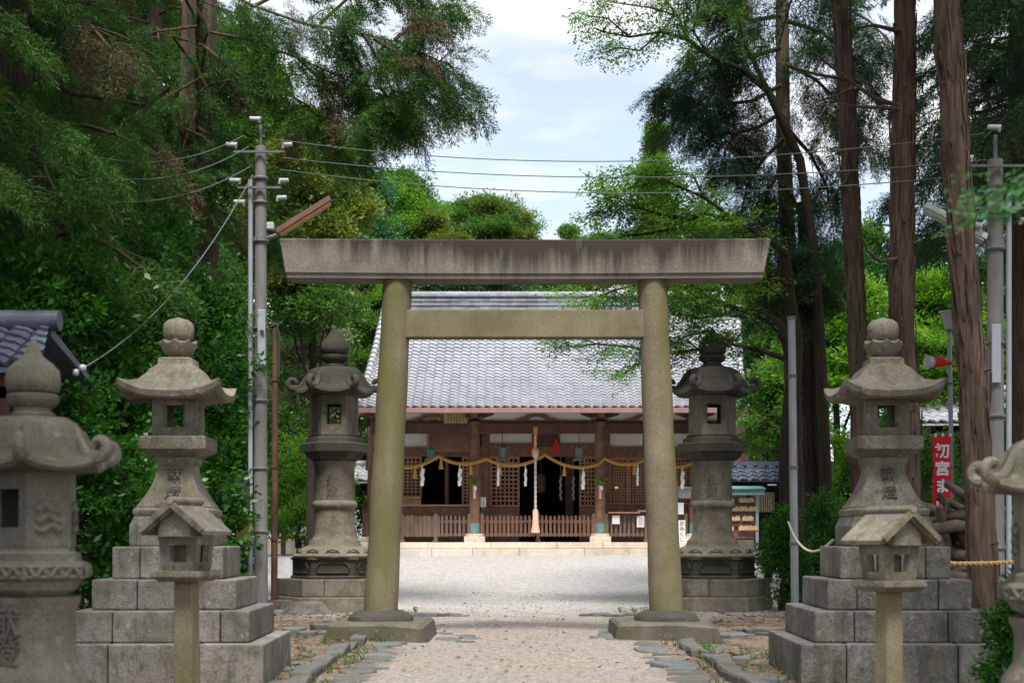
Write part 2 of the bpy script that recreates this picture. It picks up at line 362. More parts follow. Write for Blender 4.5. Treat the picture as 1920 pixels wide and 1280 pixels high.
# ================================================================ stone gate (torii)
def jitter_ring(r, cx, cy, z, n, amp, seed):
    rr = random.Random(seed)
    return [(cx + (r * (1 + amp * rr.uniform(-1, 1))) * math.cos(2 * math.pi * i / n), cy + (r * (1 + amp * rr.uniform(-1, 1))) * math.sin(2 * math.pi * i / n), z) for i in range(n)]

def kasagi_mat():
    m, t, b = newmat('rain_stained_lintel_stone'); v = objco(t, rnd=False)
    sp = noise(t, v, 80, 2, 0.7); bl = noise(t, v, 9, 5)
    c = mix(t, ramp(t, noise(t, v, 1.6, 5), 0.35, 0.65), (0.25, 0.228, 0.192), (0.16, 0.146, 0.122))
    c = mix(t, 0.4, c, ramp(t, sp, 0.32, 0.68, (0.08, 0.08, 0.08, 1), (1, 1, 1, 1)), 'OVERLAY')
    s = nd(t, 'ShaderNodeSeparateXYZ'); t.links.new(v, s.inputs[0])
    # rain streaks that run down from the top edge, most of them along the middle of the lintel
    vs = objco(t, (3.4, 1.0, 0.22), rnd=False); st = noise(t, vs, 2.2, 6, 0.7)
    top = math_(t, 'MULTIPLY', math_(t, 'SUBTRACT', s.outputs[2], 4.28), 2.2)
    mid = ramp(t, math_(t, 'MULTIPLY', math_(t, 'ABSOLUTE', math_(t, 'SUBTRACT', s.outputs[0], 0.45)), 0.3), 0.2, 0.85, (1, 1, 1, 1), (0, 0, 0, 1))
    k = math_(t, 'ADD', math_(t, 'MULTIPLY', top, 0.50), math_(t, 'ADD', math_(t, 'MULTIPLY', mid, 0.30), math_(t, 'SUBTRACT', st, 0.5)))
    c = mix(t, math_(t, 'MULTIPLY', ramp(t, k, 0.30, 0.62), 0.92), c, (0.045, 0.035, 0.03))
    gr = noise(t, objco(t, (2.2, 1, 0.4), rnd=False), 3.1, 3)
    c = mix(t, math_(t, 'MULTIPLY', ramp(t, gr, 0.66, 0.74), 0.5), c, (0.16, 0.22, 0.19))
    t.links.new(c, b.inputs['Base Color']); b.inputs['Roughness'].default_value = 0.92; b.inputs['Specular IOR Level'].default_value = 0.2
    bump(t, b, math_(t, 'ADD', math_(t, 'MULTIPLY', sp, 0.4), bl), 0.45, 0.015); return m
def leg_mat(name='algae_covered_pillar_stone', k=1.0):
    m, t, b = newmat(name); v = objco(t, rnd=False)
    sp = noise(t, v, 90, 2, 0.7); bl = noise(t, v, 12, 5)
    c = mix(t, ramp(t, noise(t, v, 2.0, 5), 0.35, 0.65), (0.235, 0.2, 0.14), (0.16, 0.133, 0.09))
    c = mix(t, 0.42, c, ramp(t, sp, 0.32, 0.68, (0.05, 0.05, 0.05, 1), (1, 1, 1, 1)), 'OVERLAY')
    al = noise(t, objco(t, (2.2, 2.2, 0.3), rnd=False), 1.6, 5)
    c = mix(t, math_(t, 'MULTIPLY', ramp(t, al, 0.40, 0.62), 0.75 * k), c, (0.135, 0.135, 0.04))
    c = mix(t, math_(t, 'MULTIPLY', ramp(t, bl, 0.58, 0.75), 0.4), c, (0.09, 0.085, 0.05))
    t.links.new(c, b.inputs['Base Color']); b.inputs['Roughness'].default_value = 0.92; b.inputs['Specular IOR Level'].default_value = 0.2
    bump(t, b, math_(t, 'ADD', math_(t, 'MULTIPLY', sp, 0.5), bl), 0.4, 0.012); return m
M['kasagi'] = kasagi_mat(); M['leg'] = leg_mat(); M['tie'] = leg_mat('mottled_tie_beam_stone', 0.45)
TY = 17.2
M['plinth_stone'] = stone('sunken_plinth_stone', (0.13, 0.118, 0.098), (0.08, 0.075, 0.06), 0.35, (0.07, 0.075, 0.03), 0.6, 0.6, top=(0.15, 0.145, 0.125))
tor = thing('torii_gate', 'tall grey-green stone torii gate standing over the gravel path', 'torii gate', (0.14, TY, 0))
def T0(mb): mb.v = [(x - 0.14, y - TY, z) for x, y, z in mb.v]; return mb
kb = MB()
rings = []
for z, xa, xb, hd in ((4.275, -2.69, 2.995, 0.20), (4.325, -2.70, 3.005, 0.205), (4.335, -2.705, 3.01, 0.225), (4.60, -2.745, 3.055, 0.24), (4.72, -2.775, 3.085, 0.245), (4.735, -2.77, 3.08, 0.235)):
    pts = []
    nseg = 24
    for i in range(nseg + 1): pts.append((xa + (xb - xa) * i / nseg, TY - hd, z + 0.015 * (2 * i / nseg - 1) ** 2))
    for i in range(nseg + 1): pts.append((xb - (xb - xa) * i / nseg, TY + hd, z + 0.015 * (2 * i / nseg - 1) ** 2))
    rings.append(pts)
kb.loft(rings); T0(kb).build('kasagi_lintel', M['kasagi'], tor, smooth_deg=25)
for xb, xt, sd_ in ((-1.587, -1.382, 1), (1.866, 1.695, 2)):
    lg = MB(); rr = []
    for i in range(25):
        f = i / 24; z = 0.29 + (4.30 - 0.29) * f; r = 0.203 - 0.03 * f + 0.004 * math.sin(7 * f * 3)
        rr.append([(xb + (xt - xb) * f + r * math.cos(2 * math.pi * k / 36), TY + r * math.sin(2 * math.pi * k / 36), z) for k in range(36)])
    lg.loft(rr); T0(lg).build('leg', M['leg'], tor, smooth_deg=60)
    cl = MB(); cl.loft([jitter_ring(r, xb, TY, z, 28, 0.03, sd_ * 10 + i) for i, (r, z) in enumerate(((0.40, 0.17), (0.385, 0.235), (0.33, 0.275), (0.25, 0.31)))])
    T0(cl).build('foot_collar', M['dark_stone'], tor, smooth_deg=40)
nk = MB(); nk.box(-1.47, 1.78, TY - 0.11, TY + 0.11, 3.587, 3.92); T0(nk).build('tie_beam', M['tie'], tor, bevel=0.012)
for xa, xb, ya, yb, lab in ((-2.17, -0.95, 16.45, 17.9, 0), (1.2, 2.50, 16.5, 17.9, 1)):
    pl = MB(); pl.loft([[(xa - 0.02, ya - .02, -0.1), ((xa + xb) / 2, ya - 0.03, -0.1), (xb, ya, -0.1), (xb + .02, yb, -0.1), (xa, yb, -0.1)],
                        [(xa + .03, ya + .05, 0.15), ((xa + xb) / 2 + .1, ya - 0.02, 0.165), (xb - 0.1, ya + 0.10, 0.12), (xb - .03, yb, 0.16), (xa + .02, yb, 0.16)],
                        [(xa + .07, ya + .09, 0.185), ((xa + xb) / 2 + .1, ya + 0.03, 0.19), (xb - 0.17, ya + 0.15, 0.15), (xb - .08, yb - .05, 0.19), (xa + .06, yb - .05, 0.185)]])
    T0(pl).build('plinth', M['plinth_stone'], tor, smooth_deg=20)

# ================================================================ shrine hall
SY = 40.0; WY = 41.3
hall = thing('shrine_hall', 'wooden shrine worship hall with grey tiled roof behind the torii', 'shrine', (0.7, SY, 1.03))
def H(mb): mb.v = [(x - 0.7, y - SY, z - 1.03) for x, y, z in mb.v]; return mb
def hb(name, mat, boxes, bevel=0.0, parent=hall):
    if name in ('plaster_wall', 'wall_post', 'door_panel', 'inner_lintel'):
        for q in boxes:
            b = MB(); b.box(*q); H(b).build(name, M[mat], parent, bevel=bevel)
        return
    b = MB()
    for q in boxes: b.box(*q)
    return H(b).build(name, M[mat], parent, bevel=bevel)
XL, XR = -4.16, 6.25
# podium: two courses of pale dressed blocks
po = MB(); rr = random.Random(3)
for z0, z1, y0, off in ((0.62, 0.862, 38.85, 0.0), (0.868, 1.033, 39.15, 0.4)):
    x = XL - 0.9 - off
    while x < XR + 0.9:
        wd = rr.uniform(1.1, 1.9); po.box(x, min(x + wd - 0.008, XR + 1.2), y0 + rr.uniform(0, .006), 40.2, z0, z1 - rr.uniform(0, .004)); x += wd
po.box(XL - 0.8, XR + 0.9, 40.2, 49, 0.6, 1.03)
H(po).build('stone_podium', M['pale_stone'], hall, bevel=0.012)
# columns with stone bases and metal sleeves
colx = [-3.73, PX(890, SY), PX(1125, SY), PX(1302, SY)]
for cx in colx:
    c = MB(); c.lathe([(0.155, 1.27), (0.158, 1.6), (0.158, 3.2), (0.15, 4.55)], 20, (cx, SY))
    c_ = H(c).build('column', M['wood'], hall, smooth_deg=50)
    s = MB(); s.lathe([(0.163, 1.28), (0.163, 1.56)], 20, (cx, SY)); H(s).build('metal_sleeve', M['teal'], c_, smooth_deg=50)
    s = MB(); s.loft([[(cx + a * q, SY + b * q, z) for a, b in ((-1, -1), (1, -1), (1, 1), (-1, 1))] for q, z in ((0.29, 1.0), (0.29, 1.18), (0.275, 1.20))])
    s.lathe([(0.27, 1.20), (0.275, 1.235), (0.25, 1.275)], 20, (cx, SY)); H(s).build('base_stone', M['pale_stone'], c_, smooth_deg=40)
    k = MB()           # bracket set on top of the column
    k.loft([[(cx + a * q, SY + b * q, z) for a, b in ((-1, -1), (1, -1), (1, 1), (-1, 1))] for q, z in ((0.17, 4.40), (0.26, 4.52), (0.26, 4.60))])
    for sgn in (-1, 1):
        k.loft([[(cx + sgn * x, SY + y, z) for x, z in ((0.2, 4.50), (0.52, 4.60), (0.62, 4.74), (0.2, 4.74))] for y in (-0.1, 0.1)])
        k.box(cx + sgn * 0.48 - 0.1, cx + sgn * 0.48 + 0.1, SY - 0.13, SY + 0.13, 4.742, 4.86)
    k.loft([[(cx + x, SY - y, z) for y, z in ((0.2, 4.48), (0.55, 4.52), (0.72, 4.66), (0.2, 4.70))] for x in (-0.09, 0.09)])
    k.lathe([(0.13, 4.26), (0.2, 4.40)], 12, (cx, SY - 0.14))
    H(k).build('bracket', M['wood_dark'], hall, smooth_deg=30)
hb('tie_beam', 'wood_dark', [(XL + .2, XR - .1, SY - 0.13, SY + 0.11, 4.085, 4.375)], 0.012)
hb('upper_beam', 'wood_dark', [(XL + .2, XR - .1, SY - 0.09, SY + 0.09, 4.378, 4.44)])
# frieze between the beam and the eaves, with carved struts
hb('plaster_frieze', 'plaster', [(XL + .3, XR - .2, SY - 0.03, SY + 0.03, 4.441, 5.0)])
for px_ in (812, 1006, 1212):
    cx = PX(px_, SY); k = MB()
    arch = [(-0.62, 0), (-0.5, 0.10), (-0.36, 0.16), (-0.3, 0.3), (-0.12, 0.40), (0.12, 0.40), (0.3, 0.3), (0.36, 0.16), (0.5, 0.10), (0.62, 0)]
    arch = [(x, z * .42) for x, z in arch]; inn = [(x * 0.62, z * 0.62) for x, z in arch]
    for i in range(len(arch) - 1):
        (x0, z0), (x1, z1), (u0, w0), (u1, w1) = arch[i], arch[i + 1], inn[i], inn[i + 1]
        k.loft([[(cx + a, y, 4.442 + c) for a, c in ((x0, z0), (x1, z1), (u1, w1), (u0, w0))] for y in (SY - 0.11, SY - 0.035)])
    H(k).build('carved_strut', M['wood'], hall)
hb('carved_panel', 'wood_lattice', [(PX(800, SY), PX(822, SY), SY - 0.06, SY - 0.031, 4.45, 4.62)])
# the wall plane behind the columns
wall = MB(); 
def W(px0, px1, py0, py1, y0=WY - 0.03, y1=WY + 0.05): return (PX(px0, WY), PX(px1, WY), y0, y1, PZ(py1, WY), PZ(py0, WY))
hb('plaster_wall', 'plaster', [W(700, 802, 812, 840), W(918, 997, 813, 832), W(1050, 1119, 813, 832), W(1143, 1205, 812, 838), W(1208, 1296, 812, 838)], 0)
hb('inner_lintel', 'wood', [W(690, 905, 838, 856, WY - .1), W(905, 1130, 832, 856, WY - .1), W(1130, 1310, 838, 858, WY - .1)], 0.01)
hb('wall_post', 'wood', [W(903, 917, 800, 1020, WY - .12), W(1119, 1128, 800, 1020, WY - .12), W(1130, 1143, 800, 1020, WY - .12), W(997, 1003, 805, 832, WY - .1), W(1044, 1050, 805, 832, WY - .1),
                        W(1205, 1208, 812, 838), W(1296, 1306, 800, 1020, WY - .12), W(690, 700, 800, 1020, WY - .12), W(1378, 1388, 800, 1020, WY - .12)], 0.008)
hb('crest_board', 'wood_dark', [W(1004, 1043, 806, 838, WY - .16, WY - 0.11)])
# lattice doors and windows
def lattice(px0, px1, py0, py1, nxb, nzb, y, bar=0.022, frame=0.06, mat='wood_lattice', name='lattice_panel'):
    x0, x1, z1, z0 = PX(px0, y), PX(px1, y), PZ(py0, y), PZ(py1, y)
    b = MB(); b.box(x0, x0 + frame, y - .035, y + .035, z0, z1); b.box(x1 - frame, x1, y - .035, y + .035, z0, z1)
    b.box(x0 + frame, x1 - frame, y - .034, y + .034, z0, z0 + frame); b.box(x0 + frame, x1 - frame, y - .034, y + .034, z1 - frame, z1)
    X0, X1, Z0, Z1 = x0 + frame, x1 - frame, z0 + frame, z1 - frame
    for i in range(1, nxb):
        x = X0 + (X1 - X0) * i / nxb; b.box(x - bar, x + bar, y - .022, y + .006, Z0, Z1)
    for i in range(1, nzb):
        z = Z0 + (Z1 - Z0) * i / nzb; b.box(X0, X1, y - .018, y + .01, z - bar, z + bar)
    return H(b).build(name, M[mat], hall)
lattice(708, 791, 856, 932, 10, 11, WY); lattice(866, 903, 856, 948, 5, 13, WY)
lattice(919, 974, 856, 950, 6, 11, WY); lattice(1086, 1119, 856, 950, 4, 11, WY)
lattice(1143, 1178, 858, 946, 6, 15, WY, 0.018); lattice(1178.5, 1215, 858, 946, 6, 15, WY, 0.018)
lattice(1215.5, 1256, 858, 946, 6, 15, WY, 0.018); lattice(1256.5, 1296, 858, 946, 6, 15, WY, 0.018)
hb('door_panel', 'wood', [W(919, 974, 951, 1017), W(1086, 1119, 951, 1017), W(1143, 1296, 947, 1017), W(690, 903, 957, 1017), W(917, 919, 856, 1017), W(1306, 1378, 812, 1017)])
hb('window_shutter', 'wood', [W(833, 840, 856, 948, WY + .3, WY + .34)])
# carved fretwork panel under the eaves
fr = MB(); fx0, fx1, fz0, fz1 = PX(801, 40.9), PX(887, 40.9), PZ(847, 40.9), PZ(813, 40.9)
fr.box(fx0, fx1, 40.88, 40.93, fz0, fz1)
rr = random.Random(5)
for i in range(10):
    z = fz0 + 0.03 + (fz1 - fz0 - 0.06) * i / 9; fr.box(fx0 + .1, fx1 - .05, 40.86, 40.882, z - .010, z + .010)
for i in range(16):
    x = fx0 + .12 + (fx1 - fx0 - .2) * rr.random(); z = fz0 + 0.05 + (fz1 - fz0 - .2) * rr.random(); fr.box(x - .012, x + .012, 40.855, 40.88, z, z + .14)
H(fr).build('fretwork_panel', M['wood_lattice'], hall)
# dark room behind the openings
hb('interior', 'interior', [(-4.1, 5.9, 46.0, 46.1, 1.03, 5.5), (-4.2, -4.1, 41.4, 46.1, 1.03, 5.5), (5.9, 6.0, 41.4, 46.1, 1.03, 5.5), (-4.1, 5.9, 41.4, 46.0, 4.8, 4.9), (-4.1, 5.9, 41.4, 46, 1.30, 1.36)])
hb('inner_post', 'wood', [(PX(1060, 43), PX(1075, 43), 43, 43.2, 1.36, 4.7)])
hb('wall_boarding', 'wood_dark', [(-4.1, 5.98, WY + .06, WY + .1, PZ(812, WY), 5.3), (-4.12, -3.95, WY, 46, 1.03, 5.2), (5.85, 6.0, WY, 46, 1.03, 5.2)])
# counter in front of the left window
hb('counter', 'wood_pale', [(PX(752, 40.9), PX(884, 40.9), 40.6, 41.2, PZ(949, 40.9), PZ(946, 40.9))])
hb('counter_front', 'wood', [(PX(752, 40.9), PX(884, 40.9), 40.68, 40.72, PZ(966, 40.9), PZ(949, 40.9))])
# eaves: rafters, fascia, gutter
rf = MB(); n = 44
for i in range(n):
    x = XL + 0.2 + (XR - XL - 0.4) * i / (n - 1)
    rf.add([Vector(q) for q in ((x - .035, 38.72, 4.62), (x + .035, 38.72, 4.62), (x + .035, 41.5, 5.75), (x - .035, 41.5, 5.75), (x - .035, 38.72, 4.72), (x + .035, 38.72, 4.72), (x + .035, 41.5, 5.85), (x - .035, 41.5, 5.85))],
           [(3, 2, 1, 0), (4, 5, 6, 7), (0, 1, 5, 4), (1, 2, 6, 5), (2, 3, 7, 6), (3, 0, 4, 7)])
H(rf).build('rafters', M['rafter_end'], hall)
sf = MB(); sf.add([(XL + .05, 38.7, 4.725), (XR - .05, 38.7, 4.725), (XR - .05, 41.6, 5.9), (XL + .05, 41.6, 5.9), (XL + .05, 38.7, 4.74), (XR - .05, 38.7, 4.74), (XR - .05, 41.6, 5.92), (XL + .05, 41.6, 5.92)],
                   [(3, 2, 1, 0), (4, 5, 6, 7), (0, 1, 5, 4), (1, 2, 6, 5), (2, 3, 7, 6), (3, 0, 4, 7)])
H(sf).build('eaves_boarding', M['plaster'], hall)
gu = MB(); gu.box(XL - .02, XR + .02, 38.42, 38.56, 4.535, 4.665)
for i in range(13):
    x = XL + .3 + i * 0.82; gu.box(x - .012, x + .012, 38.405, 38.42, 4.53, 4.69)
H(gu).build('gutter', M['gutter'], hall, bevel=0.02)

# roof: rows of wavy pantiles, every course stepping over the one below
def tile_roof(xl0, xl1, xr0, xr1, y0, z0, y1, z1, rows, period, amp, step=0.035, sag=0.0, per=8, seed=0):
    """one slope from its eave (y0, z0) up to its ridge (y1, z1); the left and right edges run from x..0 to x..1"""
    rr = random.Random(seed); mb = MB(); dy, dz = y1 - y0, z1 - z0; L = math.hypot(dy, dz); nrm = Vector((0, -dz / L, dy / L))
    ncol = int((max(xr0, xr1) - min(xl0, xl1)) / period) + 1
    nxs = ncol * per + 1
    for r in range(rows):
        for k, (fa, lift) in enumerate(((r / rows, step), ((r + 1.0) / rows, 0.0))):
            for i in range(nxs):
                u = i / (nxs - 1)
                x = (xl0 + (xl1 - xl0) * fa) * (1 - u) + (xr0 + (xr1 - xr0) * fa) * u
                ph = (x / period) % 1.0
                wv = amp * (math.sin(2 * math.pi * ph) * 0.7 + 0.35 * math.sin(4 * math.pi * ph + 0.6))
                q = Vector((x, y0 + dy * fa, z0 + dz * fa - sag * 4 * fa * (1 - fa))) + nrm * (wv + lift)
                if k == 0: q.z += rr.uniform(-.003, .003)
                mb.v.append(tuple(q))
        b = r * 2 * nxs
        for i in range(nxs - 1):
            mb.f.append((b + i, b + i + 1, b + nxs + i + 1, b + nxs + i))
        # the butt edge of this course, down to the course below
        e = len(mb.v)
        for i in range(nxs):
            q = Vector(mb.v[b + i]) - nrm * (step * 1.15); mb.v.append(tuple(q))
        for i in range(nxs - 1): mb.f.append((e + i, e + i + 1, b + i + 1, b + i))
        base = len(mb.v)
        # keep the index stride regular
        mb._n = base
    return mb
def tile_roof2(*a, **k):
    """tile_roof, its courses built one by one and joined"""
    xl0, xl1, xr0, xr1, y0, z0, y1, z1, rows, period, amp = a; tot = MB()
    sag = k.get('sag', 0.0); k = {q: v for q, v in k.items() if q != 'sag'}
    def zz(f): return z0 + (z1 - z0) * f - sag * 4 * f * (1 - f)
    for r in range(rows):
        f0, f1 = r / rows, (r + 1) / rows
        m = tile_roof(xl0 + (xl1 - xl0) * f0, xl0 + (xl1 - xl0) * f1, xr0 + (xr1 - xr0) * f0, xr0 + (xr1 - xr0) * f1,
                      y0 + (y1 - y0) * f0, zz(f0), y0 + (y1 - y0) * f1, zz(f1), 1, period, amp, seed=r, **k)
        tot.add(m.v, m.f)
    return tot
RY0, RZ0, RY1, RZ1 = 38.5, 4.70, 44.3, 8.28
rt = tile_roof2(XL, XL + .22, XR, XR + 0.75, RY0, RZ0, RY1, RZ1, 30, 0.245, 0.036, step=0.052, sag=0.22)
roof = H(rt).build('roof', M['tile'], hall, smooth_deg=50)
un = MB(); ur = []
for i in range(13):
    f = i / 12; yy = RY0 + .05 + (RY1 - RY0 - .06) * f; zz = RZ0 + (RZ1 - RZ0) * f - 0.22 * 4 * f * (1 - f); xa, xb = XL + .04 + .2 * f, XR - .04 + .75 * f
    ur.append([(xa, yy, zz - .16), (xb, yy, zz - .16), (xb, yy, zz - .09), (xa, yy, zz - .09)])
un.loft(ur)
un.loft([[(XL, 50.1, RZ0 - .06), (XR, 50.1, RZ0 - .06), (XR + .75, RY1 + .001, RZ1 - .4), (XL + .2, RY1 + .001, RZ1 - .4)],
         [(XL, 50.1, RZ0 + .02), (XR, 50.1, RZ0 + .02), (XR + .75, RY1 + .001, RZ1 - .02), (XL + .2, RY1 + .001, RZ1 - .02)]])
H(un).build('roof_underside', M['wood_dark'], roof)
rg = MB(); rx0, rx1 = XL + 0.75, XR + 0.2
for i, (z, hw) in enumerate(((8.20, .32), (8.27, .24), (8.34, .27), (8.41, .225), (8.48, .25), (8.55, .21), (8.62, .29))):
    x = rx0; rr = random.Random(i)
    while x < rx1:
        wd = 0.30; rg.box(x, min(x + wd - .006, rx1), RY1 - hw + rr.uniform(-.006, .006), RY1 + hw, z, z + 0.062); x += wd
x = rx0
while x < rx1:
    rg.tube([(x, RY1, 8.70), (x + .28, RY1, 8.70)], 0.115, 12); rg.tube([(x + .27, RY1, 8.70), (x + .30, RY1, 8.70)], 0.128, 12); x += 0.30
H(rg).build('ridge', M['tile_ridge'], roof)
for x0, sg in ((rx0, -1), (rx1, 1)):
    og = MB(); og.loft([[(x0 + sg * d, RY1 + y, z) for y, z in ((-.45, 8.1), (.45, 8.1), (.36, 8.45), (.28, 8.75), (.1, 9.0), (-.1, 9.0), (-.28, 8.75), (-.36, 8.45))] for d in (0.0, 0.14)])
    og.tube([(x0 + sg * .1, RY1, 8.72), (x0 + sg * .24, RY1, 8.72)], 0.12, 14); H(og).build('ridge_end_tile', M['tile'], roof, smooth_deg=30)
for xa, xb in ((XL - .02, XL + .2), (XR + .02, XR + .77)):
    vt = MB(); n = 22
    for i in range(n):
        f0, f1 = i / n, (i + .97) / n
        pa, pb = [Vector((xa + (xb - xa) * f, RY0 + (RY1 - RY0) * f, RZ0 + .06 + (RZ1 - RZ0) * f - 0.22 * 4 * f * (1 - f))) for f in (f0, f1)]
        vt.tube([pa + Vector((0, 0, .02)), pb], [0.105, 0.085], 10)
    H(vt).build('verge_tiles', M['tile'], roof, smooth_deg=50)
# the small lean-to wing at the right gable
hb('gable_wing', 'wood_dark', [(PX(1372, 43), PX(1398, 43), 42.5, 46, 1.03, 5.6)])

# ---------------------------------------------------------------- things that stand at or hang from the hall
def picket_fence(px0, px1, label, mat, Y=39.95, top=966, bot=1015, solid=None, n=None):
    x0, x1, zt, zb = PX(px0, Y), PX(px1, Y), PZ(top, Y), PZ(bot, Y)
    f = thing('picket_fence', label, 'fence', ((x0 + x1) / 2, Y, 1.033), 0, 'wooden picket fence sections before the hall')
    o = Vector(((x0 + x1) / 2, Y, 1.033)); mb = MB(); n = n or int((x1 - x0) / 0.118); rr = random.Random(int(px0))
    for i in range(n):
        x = x0 + (x1 - x0) * (i + .5) / n; hw = 0.034 if solid is None or x > solid else 0.056
        zz = zt + rr.uniform(-.012, .012) - (0.0 if solid is None or x > solid else -.0)
        mb.loft([[(x - hw - o.x, -.012, z - o.z), (x + hw - o.x, -.012, z - o.z), (x + hw - o.x, .012, z - o.z), (x - hw - o.x, .012, z - o.z)] for z in (zb + .14, zz - .03)] + [[(x - hw * .4 - o.x, -.012, zz - o.z), (x + hw * .4 - o.x, -.012, zz - o.z), (x + hw * .4 - o.x, .012, zz - o.z), (x - hw * .4 - o.x, .012, zz - o.z)]])
    mb.build('pickets', M[mat], f)
    r = MB()
    for z in (zt - .17, zb + .20): r.box(x0 - o.x, x1 - o.x, .014, .05, z - .035 - o.z, z + .035 - o.z)
    r.build('rails', M[mat], f)
    for x in (x0 + .03, (x0 + x1) / 2, x1 - .03):
        p = MB(); p.box(x - .045 - o.x, x + .045 - o.x, -.05, .012, zb - .01 - o.z, zt + .05 - o.z); p.v = [(a, b - .0 if b < 0 else b, c) for a, b, c in p.v]
        p.box(x - .07 - o.x, x + .07 - o.x, -.2, .25, zb - .01 - o.z, zb + .06 - o.z); p.build('post', M[mat], f, bevel=0.006)
picket_fence(752, 882, 'grey weathered picket fence below the left window counter', 'wood_grey', solid=PX(828, 39.95))
picket_fence(902, 1115, 'reddish picket fence before the central doorway of the hall', 'wood_red')
picket_fence(1135, 1288, 'dark picket fence right of the central bay with paper notices', 'wood_grey')

# straw rope with tassels and paper streamers
rope = thing('sacred_rope', 'thick golden straw rope swagged along the front of the hall', 'rope', (0.7, 39.75, 3.5))
RYp = 39.75
def rp_(pts):
    out_ = []
    for a, b, sag in pts: out_ += catenary(P(a[0], a[1], RYp), P(b[0], b[1], RYp), sag, 14)[(1 if out_ else 0):]
    return out_
segs = [((700, 858), (822, 855), .30), ((822, 855), (896, 866), .12), ((896, 866), (912, 860), .0), ((912, 860), (1022, 852), .24), ((1022, 852), (1122, 870), .2), ((1122, 870), (1134, 859), 0), ((1134, 859), (1216, 858), .18), ((1216, 858), (1300, 868), .18)]
pts = rp_(segs); mb = MB(); O = Vector((0.7, RYp, 3.5))
for ph in (0, 2.09, 4.19):
    fine_ = []
    for i in range(len(pts) - 1):
        for k in range(4): fine_.append(pts[i].lerp(pts[i + 1], k / 4))
    q = []
    d = 0.0
    for i, p in enumerate(fine_):
        if i: d += (p - fine_[i - 1]).length
        a = ph + d * 22; q.append(p - O + Vector((0, math.cos(a), math.sin(a))) * 0.024)
    mb.tube(q, 0.029, 7)
mb.build('rope', M['rope_gold'], rope, smooth_deg=60)
def at_x(px):
    x = PX(px, RYp); k = min(pts, key=lambda p: abs(p.x - x)); return k.z
for px_ in (778, 827, 883, 938, 1058, 1190):
    x = PX(px_, RYp); z = at_x(px_) - .02; t_ = MB(); t_.lathe([(0.025, z - .0), (0.035, z - .08), (0.045, z - .1), (0.04, z - .13), (0.07, z - .30)], 10, (x, RYp)); t_.v = [tuple(Vector(q) - O) for q in t_.v]
    t_.build('straw_tassel', M['straw'], rope, smooth_deg=50)
for px_, sw in ((792, 1), (862, 1), (934, .5), (985, .6), (1093, .9), (1195, .4), (1279, 1)):
    x = PX(px_, RYp); z = at_x(px_) - .03; t_ = MB(); ww = 0.06 * sw + .03
    t_.box(x - .012, x + .012, RYp - .045, RYp - .04, z - .12, z)
    for k in range(4):
        s_ = (-1) ** k; zz = z - .10 - k * .115
        t_.loft([[(x + s_ * ww * a + (k % 2) * .01, RYp - .05 - .006 * k + y, zz - c) for a, c in ((-.2, 0), (.8, .02), (.55, .16), (-.45, .13))] for y in (0, .004)])
    t_.v = [tuple(Vector(q) - O) for q in t_.v]; t_.build('paper_streamer', M['paper'], rope)

# bell rope
br = thing('bell_rope', 'pale braided bell rope with tufted end before the doorway', 'bell rope', (PX(1004, 39.6), 39.6, 1.3)); bx = PX(1004, 39.6)
def bz(py): return PZ(py, 39.6) - 1.3
m_ = MB()
for ph in (0, math.pi):
    m_.tube([(0.017 * math.cos(ph + i * .9), 0.017 * math.sin(ph + i * .9), bz(958) + (bz(802) - bz(958)) * i / 60) for i in range(61)], 0.023, 7)
m_.build('cord', M['cord_white'], br, smooth_deg=60)
m_ = MB(); m_.lathe([(0.05, bz(954)), (0.08, bz(958)), (0.075, bz(972)), (0.09, bz(974)), (0.085, bz(978)), (0.13, bz(998)), (0.05, bz(999))], 14); m_.build('tuft', M['cord_tassel'], br, smooth_deg=50)
m_ = MB(); m_.lathe([(0.02, bz(838)), (0.07, bz(840)), (0.10, bz(846)), (0.10, bz(850)), (0.07, bz(857)), (0.02, bz(859))], 16); m_.build('bell', M['ema'], br, smooth_deg=60)
m_ = MB(); m_.lathe([(0.05, bz(803)), (0.07, bz(800)), (0.06, bz(812)), (0.02, bz(818))][::-1], 12); m_.build('knot', M['straw'], br, smooth_deg=60)

for px_, lab in ((1001, 'red cloth ribbon hanging behind the bell rope top'), (1042, 'red cloth ribbon hanging right of the central crest board')):
    Y = 40.9; x = PX(px_, Y); z = PZ(828, Y); r_ = MB()
    for s_ in (-1, 1): r_.loft([[(x + s_ * a, Y + y, z - c) for a, c in ((-.01, 0), (.035, 0), (.13, .34), (.04, .32))] for y in (-.004, .004)])
    r_.box(x - .03, x + .03, Y - .012, Y + .012, z - .02, z + .05); tag(r_.build('red_ribbon', M['red']), lab, 'ribbon', 'red ribbons over the doorway')

